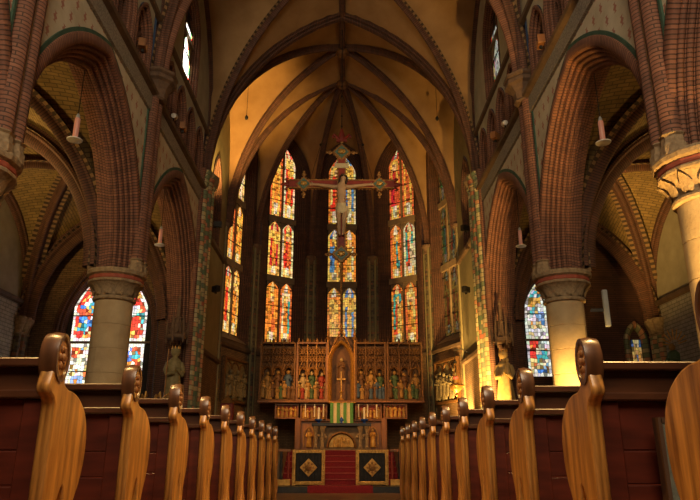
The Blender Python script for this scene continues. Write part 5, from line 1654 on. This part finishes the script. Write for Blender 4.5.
# ------------------------------------------------------------------ statues on the chancel piers
def statue(loc, label, mat, rz, child=True, h=1.55):
    s = thing('statue', label, 'statue', loc, rz)
    mb = MB()
    prof = [(0.23, 0.0), (0.25, 0.05), (0.22, 0.3), (0.20, 0.55), (0.165, 0.85), (0.175, 1.0), (0.185, 1.14), (0.165, 1.22), (0.10, 1.29), (0.066, 1.32), (0.065, 1.345), (0.10, 1.385), (0.122, 1.45), (0.118, 1.51), (0.08, 1.565), (0.0, 1.59)]
    mb.lathe(prof, 28, (0, 0, 0), mod=lambda a, z: 1 + (0.10 * math.sin(6 * a + 0.8 * math.sin(z * 4)) + 0.05 * math.sin(11 * a + z)) * max(0, 1 - z / 1.2), sy=0.72)
    for sg in (-1, 1):
        mb.tube([(sg * 0.15, 0, 1.17), (sg * 0.21, -0.03, 0.98), (sg * 0.19, -0.16, 0.86), (sg * 0.06, -0.22, 0.94 + 0.05 * sg)], 0.06, 8, taper=[0.075, 0.075, 0.06, 0.04])
        for k in range(4):
            mb.tube([(sg * 0.07, -0.22, 0.92 + 0.05 * sg + 0.022 * k), (sg * 0.0, -0.245, 0.93 + 0.05 * sg + 0.022 * k)], 0.011, 5)
    mb.tube([(0, -0.075, 1.46), (0, -0.098, 1.435), (0, -0.078, 1.425)], 0.012, 5)
    for sg in (-1, 1):
        mb.sphere((sg * 0.035, -0.066, 1.458), 0.012, 6, 5)
    put('robed_figure', mb.mesh('statue_body', mat, True, 60), s)
    mb = MB()
    for k in range(7):
        a = k / 7 * 2 * PI
        mb.lathe([(0.018, 0), (0.02, 0.03), (0.0, 0.09)], 5, (0.10 * math.cos(a), 0.075 * math.sin(a), 1.535))
    put('crown', mb.mesh('statue_crown', M['gold'], True), s)
    if child:
        mb = MB(); mb.lathe([(0.07, 0), (0.085, 0.04), (0.065, 0.2), (0.075, 0.28), (0.03, 0.32), (0.05, 0.36), (0.05, 0.40), (0.0, 0.44)], 12, (0.11, -0.22, 0.92)); put('child_figure', mb.mesh('child_figure', mat, True), s)
    else:
        mb = MB(); mb.tube([(-0.22, -0.22, 0.1), (-0.2, -0.22, 1.5)], 0.016, 6); put('staff', mb.mesh('staff', M['gold_dull']), s)
    mb = MB(); mb.lathe([(0.02, -0.6), (0.1, -0.5), (0.16, -0.3), (0.3, -0.14), (0.34, -0.1), (0.34, 0.0), (0.2, 0.0)], 8, (0, 0, 0)); put('bracket', mb.mesh('statue_bracket', M['cap_tan']), s)
    # canopy above
    cb = MB(); cb.lathe([(0.27, 1.80), (0.29, 1.83), (0.27, 1.90), (0.16, 1.94), (0.10, 2.3), (0.12, 2.34), (0.06, 2.40), (0.035, 2.8), (0.06, 2.84), (0.0, 2.98)], 6)
    for k in range(6):
        a = k * PI / 3
        cb.lathe([(0.012, 1.68), (0.026, 1.72), (0.026, 2.0), (0.035, 2.03), (0.0, 2.34)], 6, (0.27 * math.cos(a), 0.27 * math.sin(a), 0))
        cb.lathe([(0.018, 1.95), (0.02, 2.3), (0.0, 2.6)], 5, (0.15 * math.cos(a + 0.5), 0.15 * math.sin(a + 0.5), 0))
        cb.tube([(0.27 * math.cos(a), 0.27 * math.sin(a), 1.82), (0.26 * math.cos(a + PI / 6), 0.26 * math.sin(a + PI / 6), 2.02), (0.27 * math.cos(a + PI / 3), 0.27 * math.sin(a + PI / 3), 1.82)], 0.016, 5)
    put('canopy', cb.mesh('statue_canopy', M['corbel']), s)
    mb = MB(); mb.box(-0.1, 0.1, 0.1, 0.62, -0.3, -0.12); put('corbel_arm', mb.mesh('statue_corbel', M['stone_dark']), s)
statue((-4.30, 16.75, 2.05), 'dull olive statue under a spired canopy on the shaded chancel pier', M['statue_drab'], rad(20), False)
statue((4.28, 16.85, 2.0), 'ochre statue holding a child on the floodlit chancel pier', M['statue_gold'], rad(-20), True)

# ------------------------------------------------------------------ reliefs on the apse side walls, lamps and other fittings
def relief(i, label):
    P0, P1 = AV[i], AV[i + 1]; Mid = (P0 + P1) / 2; out_ = (Mid - B0).normalized(); rz = math.atan2(out_.y, out_.x) - PI / 2
    r = thing('wall_relief', label, 'relief', (Mid.x - out_.x * 0.05, Mid.y - out_.y * 0.05, 2.75), rz)
    mb = MB(); mb.box(-0.85, 0.85, -0.03, 0.0, 0.0, 1.45); put('ground', mb.mesh('relief_ground', M['relief']), r)
    put('frame', frame(-0.92, 0.92, -0.06, 1.5, 0.0, 0.09, 0.12, M['gold_dark'], 'relief_frame'), r)
    for k in range(6):
        mb = MB(); figure(mb, -0.66 + k * 0.265, -0.08, 0.08 + (0.1 if k % 2 else 0), 0.85 + rng.uniform(-0.12, 0.12), rng); put('carved_figure', mb.mesh('carved_figure', [M['relief'], M['relief']], True), r)
    mb = MB()
    for k in range(3):
        arch_sweep(mb, 0.28, 0.3, [(0, 0), (0, -0.07), (0.04, -0.07), (0.05, 0)], 6, 0, 0, lambda u, d, z, k=k: (u - 0.56 + k * 0.56, d, 1.08 + z))
    put('arcading', mb.mesh('relief_arcading', M['gold_dark']), r)
relief(0, 'bronze figure relief on the shaded apse wall under the orange lancet')
relief(4, 'bronze figure relief on the floodlit apse wall behind the sanctuary lamp')

sl = thing('sanctuary_lamp', 'gilded hanging sanctuary lamp before the floodlit apse wall', 'lamp', (3.72, 21.0, 2.98))
mb = MB(); mb.lathe([(0.0, -0.24), (0.04, -0.2), (0.03, -0.14), (0.12, -0.06), (0.2, 0.02), (0.22, 0.10), (0.17, 0.14), (0.11, 0.16), (0.10, 0.3)], 16); put('bowl', mb.mesh('lamp_bowl', M['gold'], True), sl)
mb = MB(); mb.lathe([(0.07, 0.16), (0.08, 0.3), (0.075, 0.38), (0.0, 0.39)], 12); put('glass', mb.mesh('lamp_red_glass', m_emit('red_lamp_glass', (0.9, 0.10, 0.04), 1.5), True), sl)
for k in range(3):
    a = k * 2 * PI / 3
    mb = MB(); mb.tube([(0.2 * math.cos(a), 0.2 * math.sin(a), 0.1), (0.03 * math.cos(a), 0.03 * math.sin(a), 0.85)], 0.010, 5); put('chain', mb.mesh('lamp_chain', M['gold_dull']), sl)
    mb = MB(); mb.sphere((0.23 * math.cos(a), 0.23 * math.sin(a), 0.1), 0.05, 8, 6); put('knop', mb.mesh('lamp_knop', M['gold'], True), sl)
mb = MB(); mb.lathe([(0.05, 0.82), (0.06, 0.88), (0.0, 0.95)], 10); mb.tube([(0, 0, 0.9), (0, 0, 1.25)], 0.01, 5); mb.tube([(0, 0, 1.25), (0.25, 0.0, 1.3), (0.47, 0.0, 1.15)], 0.018, 6); put('wall_arm', mb.mesh('lamp_arm', M['iron']), sl)

lt = thing('wall_lantern', 'small red lantern box on the shaded choir wall', 'lantern', (-3.6, 20.9, SANC + 0.8))
mb = MB(); mb.cbox(-0.2, 0.2, -0.14, 0.14, 0.0, 0.62, 0.02); put('case', mb.mesh('lantern_case', M['red_paint']), lt)
mb = MB(); mb.box(-0.12, 0.12, -0.15, -0.138, 0.1, 0.52); put('dark_pane', mb.mesh('lantern_pane', M['slate']), lt)
mb = MB(); mb.lathe([(0.24, 0.62), (0.26, 0.66), (0.06, 0.82), (0.0, 0.9)], 4, rot=PI / 4); put('roof', mb.mesh('lantern_roof', M['gold_dull']), lt)
mb = MB(); mb.lathe([(0.012, 0.0), (0.02, 0.12), (0.05, 0.2), (0.04, 0.25), (0.0, 0.28)], 8, (0, -0.16, 0.15)); put('small_figure', mb.mesh('lantern_figure', M['cloth_pale'], True), lt)
mb = MB(); mb.cbox(-0.16, 0.16, -0.12, 0.12, -0.8, 0.0, 0.02); put('stand', mb.mesh('lantern_stand', M['wood_dark']), lt)

# gilded openwork candle crown near the left statue
cc = thing('candle_stand', 'gilded openwork candle stand behind the pews near the olive statue', 'candle stand', (-4.3, 14.9, 0.0)); cc.scale = (1, 1, 1.13)
mb = MB(); mb.lathe([(0.25, 0), (0.26, 0.04), (0.06, 0.1), (0.04, 0.3), (0.035, 1.75)], 12); put('stem', mb.mesh('crown_stem', M['gold_dark'], True), cc)
for k in range(8):
    a = k * PI / 4; c_, s_ = math.cos(a), math.sin(a)
    mb = MB(); mb.tube([(0.04 * c_, 0.04 * s_, 1.7), (0.3 * c_, 0.3 * s_, 1.72), (0.46 * c_, 0.46 * s_, 1.86), (0.40 * c_, 0.40 * s_, 2.02), (0.3 * c_, 0.3 * s_, 1.94)], 0.022, 6); put('scroll_arm', mb.mesh('scroll_arm', M['gold'], True), cc)
mb = MB(); mb.tube([(0.44 * math.cos(k * PI / 12), 0.44 * math.sin(k * PI / 12), 1.86) for k in range(25)], 0.02, 6); put('ring', mb.mesh('crown_ring', M['gold'], True), cc)

# side altar under the right aisle window
sa = thing('side_altar', 'dark carved side altar below the blue and orange aisle window', 'side altar', (6.1, 17.75, 0))
mb = MB(); mb.cbox(-1.0, 1.0, -0.4, 0.35, 0, 1.0, 0.02); put('table', mb.mesh('side_altar_table', M['wood_dark']), sa)
mb = MB(); mb.box(-0.9, 0.9, 0.2, 0.35, 1.0, 2.75); put('back_board', mb.mesh('side_altar_board', M['wood_dark']), sa)
for k in range(3):
    x = -0.6 + 0.6 * k
    put('frame', frame(x - 0.29, x + 0.29, 1.1, 2.7, 0.2, 0.05, 0.08, M['gold_dark'], 'side_frame'), sa)
    mb = MB(); figure(mb, x, 0.05, 1.2, 1.0, rng); put('carved_figure', mb.mesh('carved_figure', [PAINT['brown'], PAINT['ochre']], True), sa)

# small statue with gilt rays beside the far respond on the right
rs = thing('respond_statue', 'small dark statue with gilt rays by the aisle wall respond', 'statue', (8.3, 15.9, 2.6), rad(-60))
mb = MB(); figure(mb, 0, 0, 0, 1.0, rng); put('robed_figure', mb.mesh('respond_figure', [PAINT['green'], PAINT['ochre']], True), rs)
for k in range(9):
    a = PI * k / 8
    mb = MB(); mb.tube([(0.12 * math.cos(a), 0.1, 1.0 + 0.12 * math.sin(a)), (0.34 * math.cos(a), 0.1, 1.05 + 0.34 * math.sin(a))], 0.014, 5); put('ray', mb.mesh('gilt_ray', M['gold']), rs)
mb = MB(); mb.lathe([(0.26, -2.6), (0.26, -2.4), (0.16, -2.3), (0.14, -0.3), (0.24, -0.06), (0.25, 0.0)], 8); put('pedestal', mb.mesh('respond_pedestal', M['cap_tan']), rs)

# thin hanging lights in the choir
for sg in (-1, 1):
    h = thing('choir_pendant', 'tiny dark pendant on a thin wire under the choir vault, %s side' % ('glowing gold' if sg < 0 else 'shaded'), 'pendant', (sg * 3.28, 19.6, 12.0), 0, 'choir pendants')
    mb = MB(); mb.lathe([(0.0, -0.1), (0.05, -0.05), (0.06, 0.02), (0.02, 0.08), (0.012, 0.1)], 10); put('shade', mb.mesh('pendant_shade', M['iron'], True), h)
    mb = MB(); mb.tube([(0, 0, 0.08), (0, 0, 1.3)], 0.008, 5); put('wire', mb.mesh('pendant_wire', M['iron']), h)
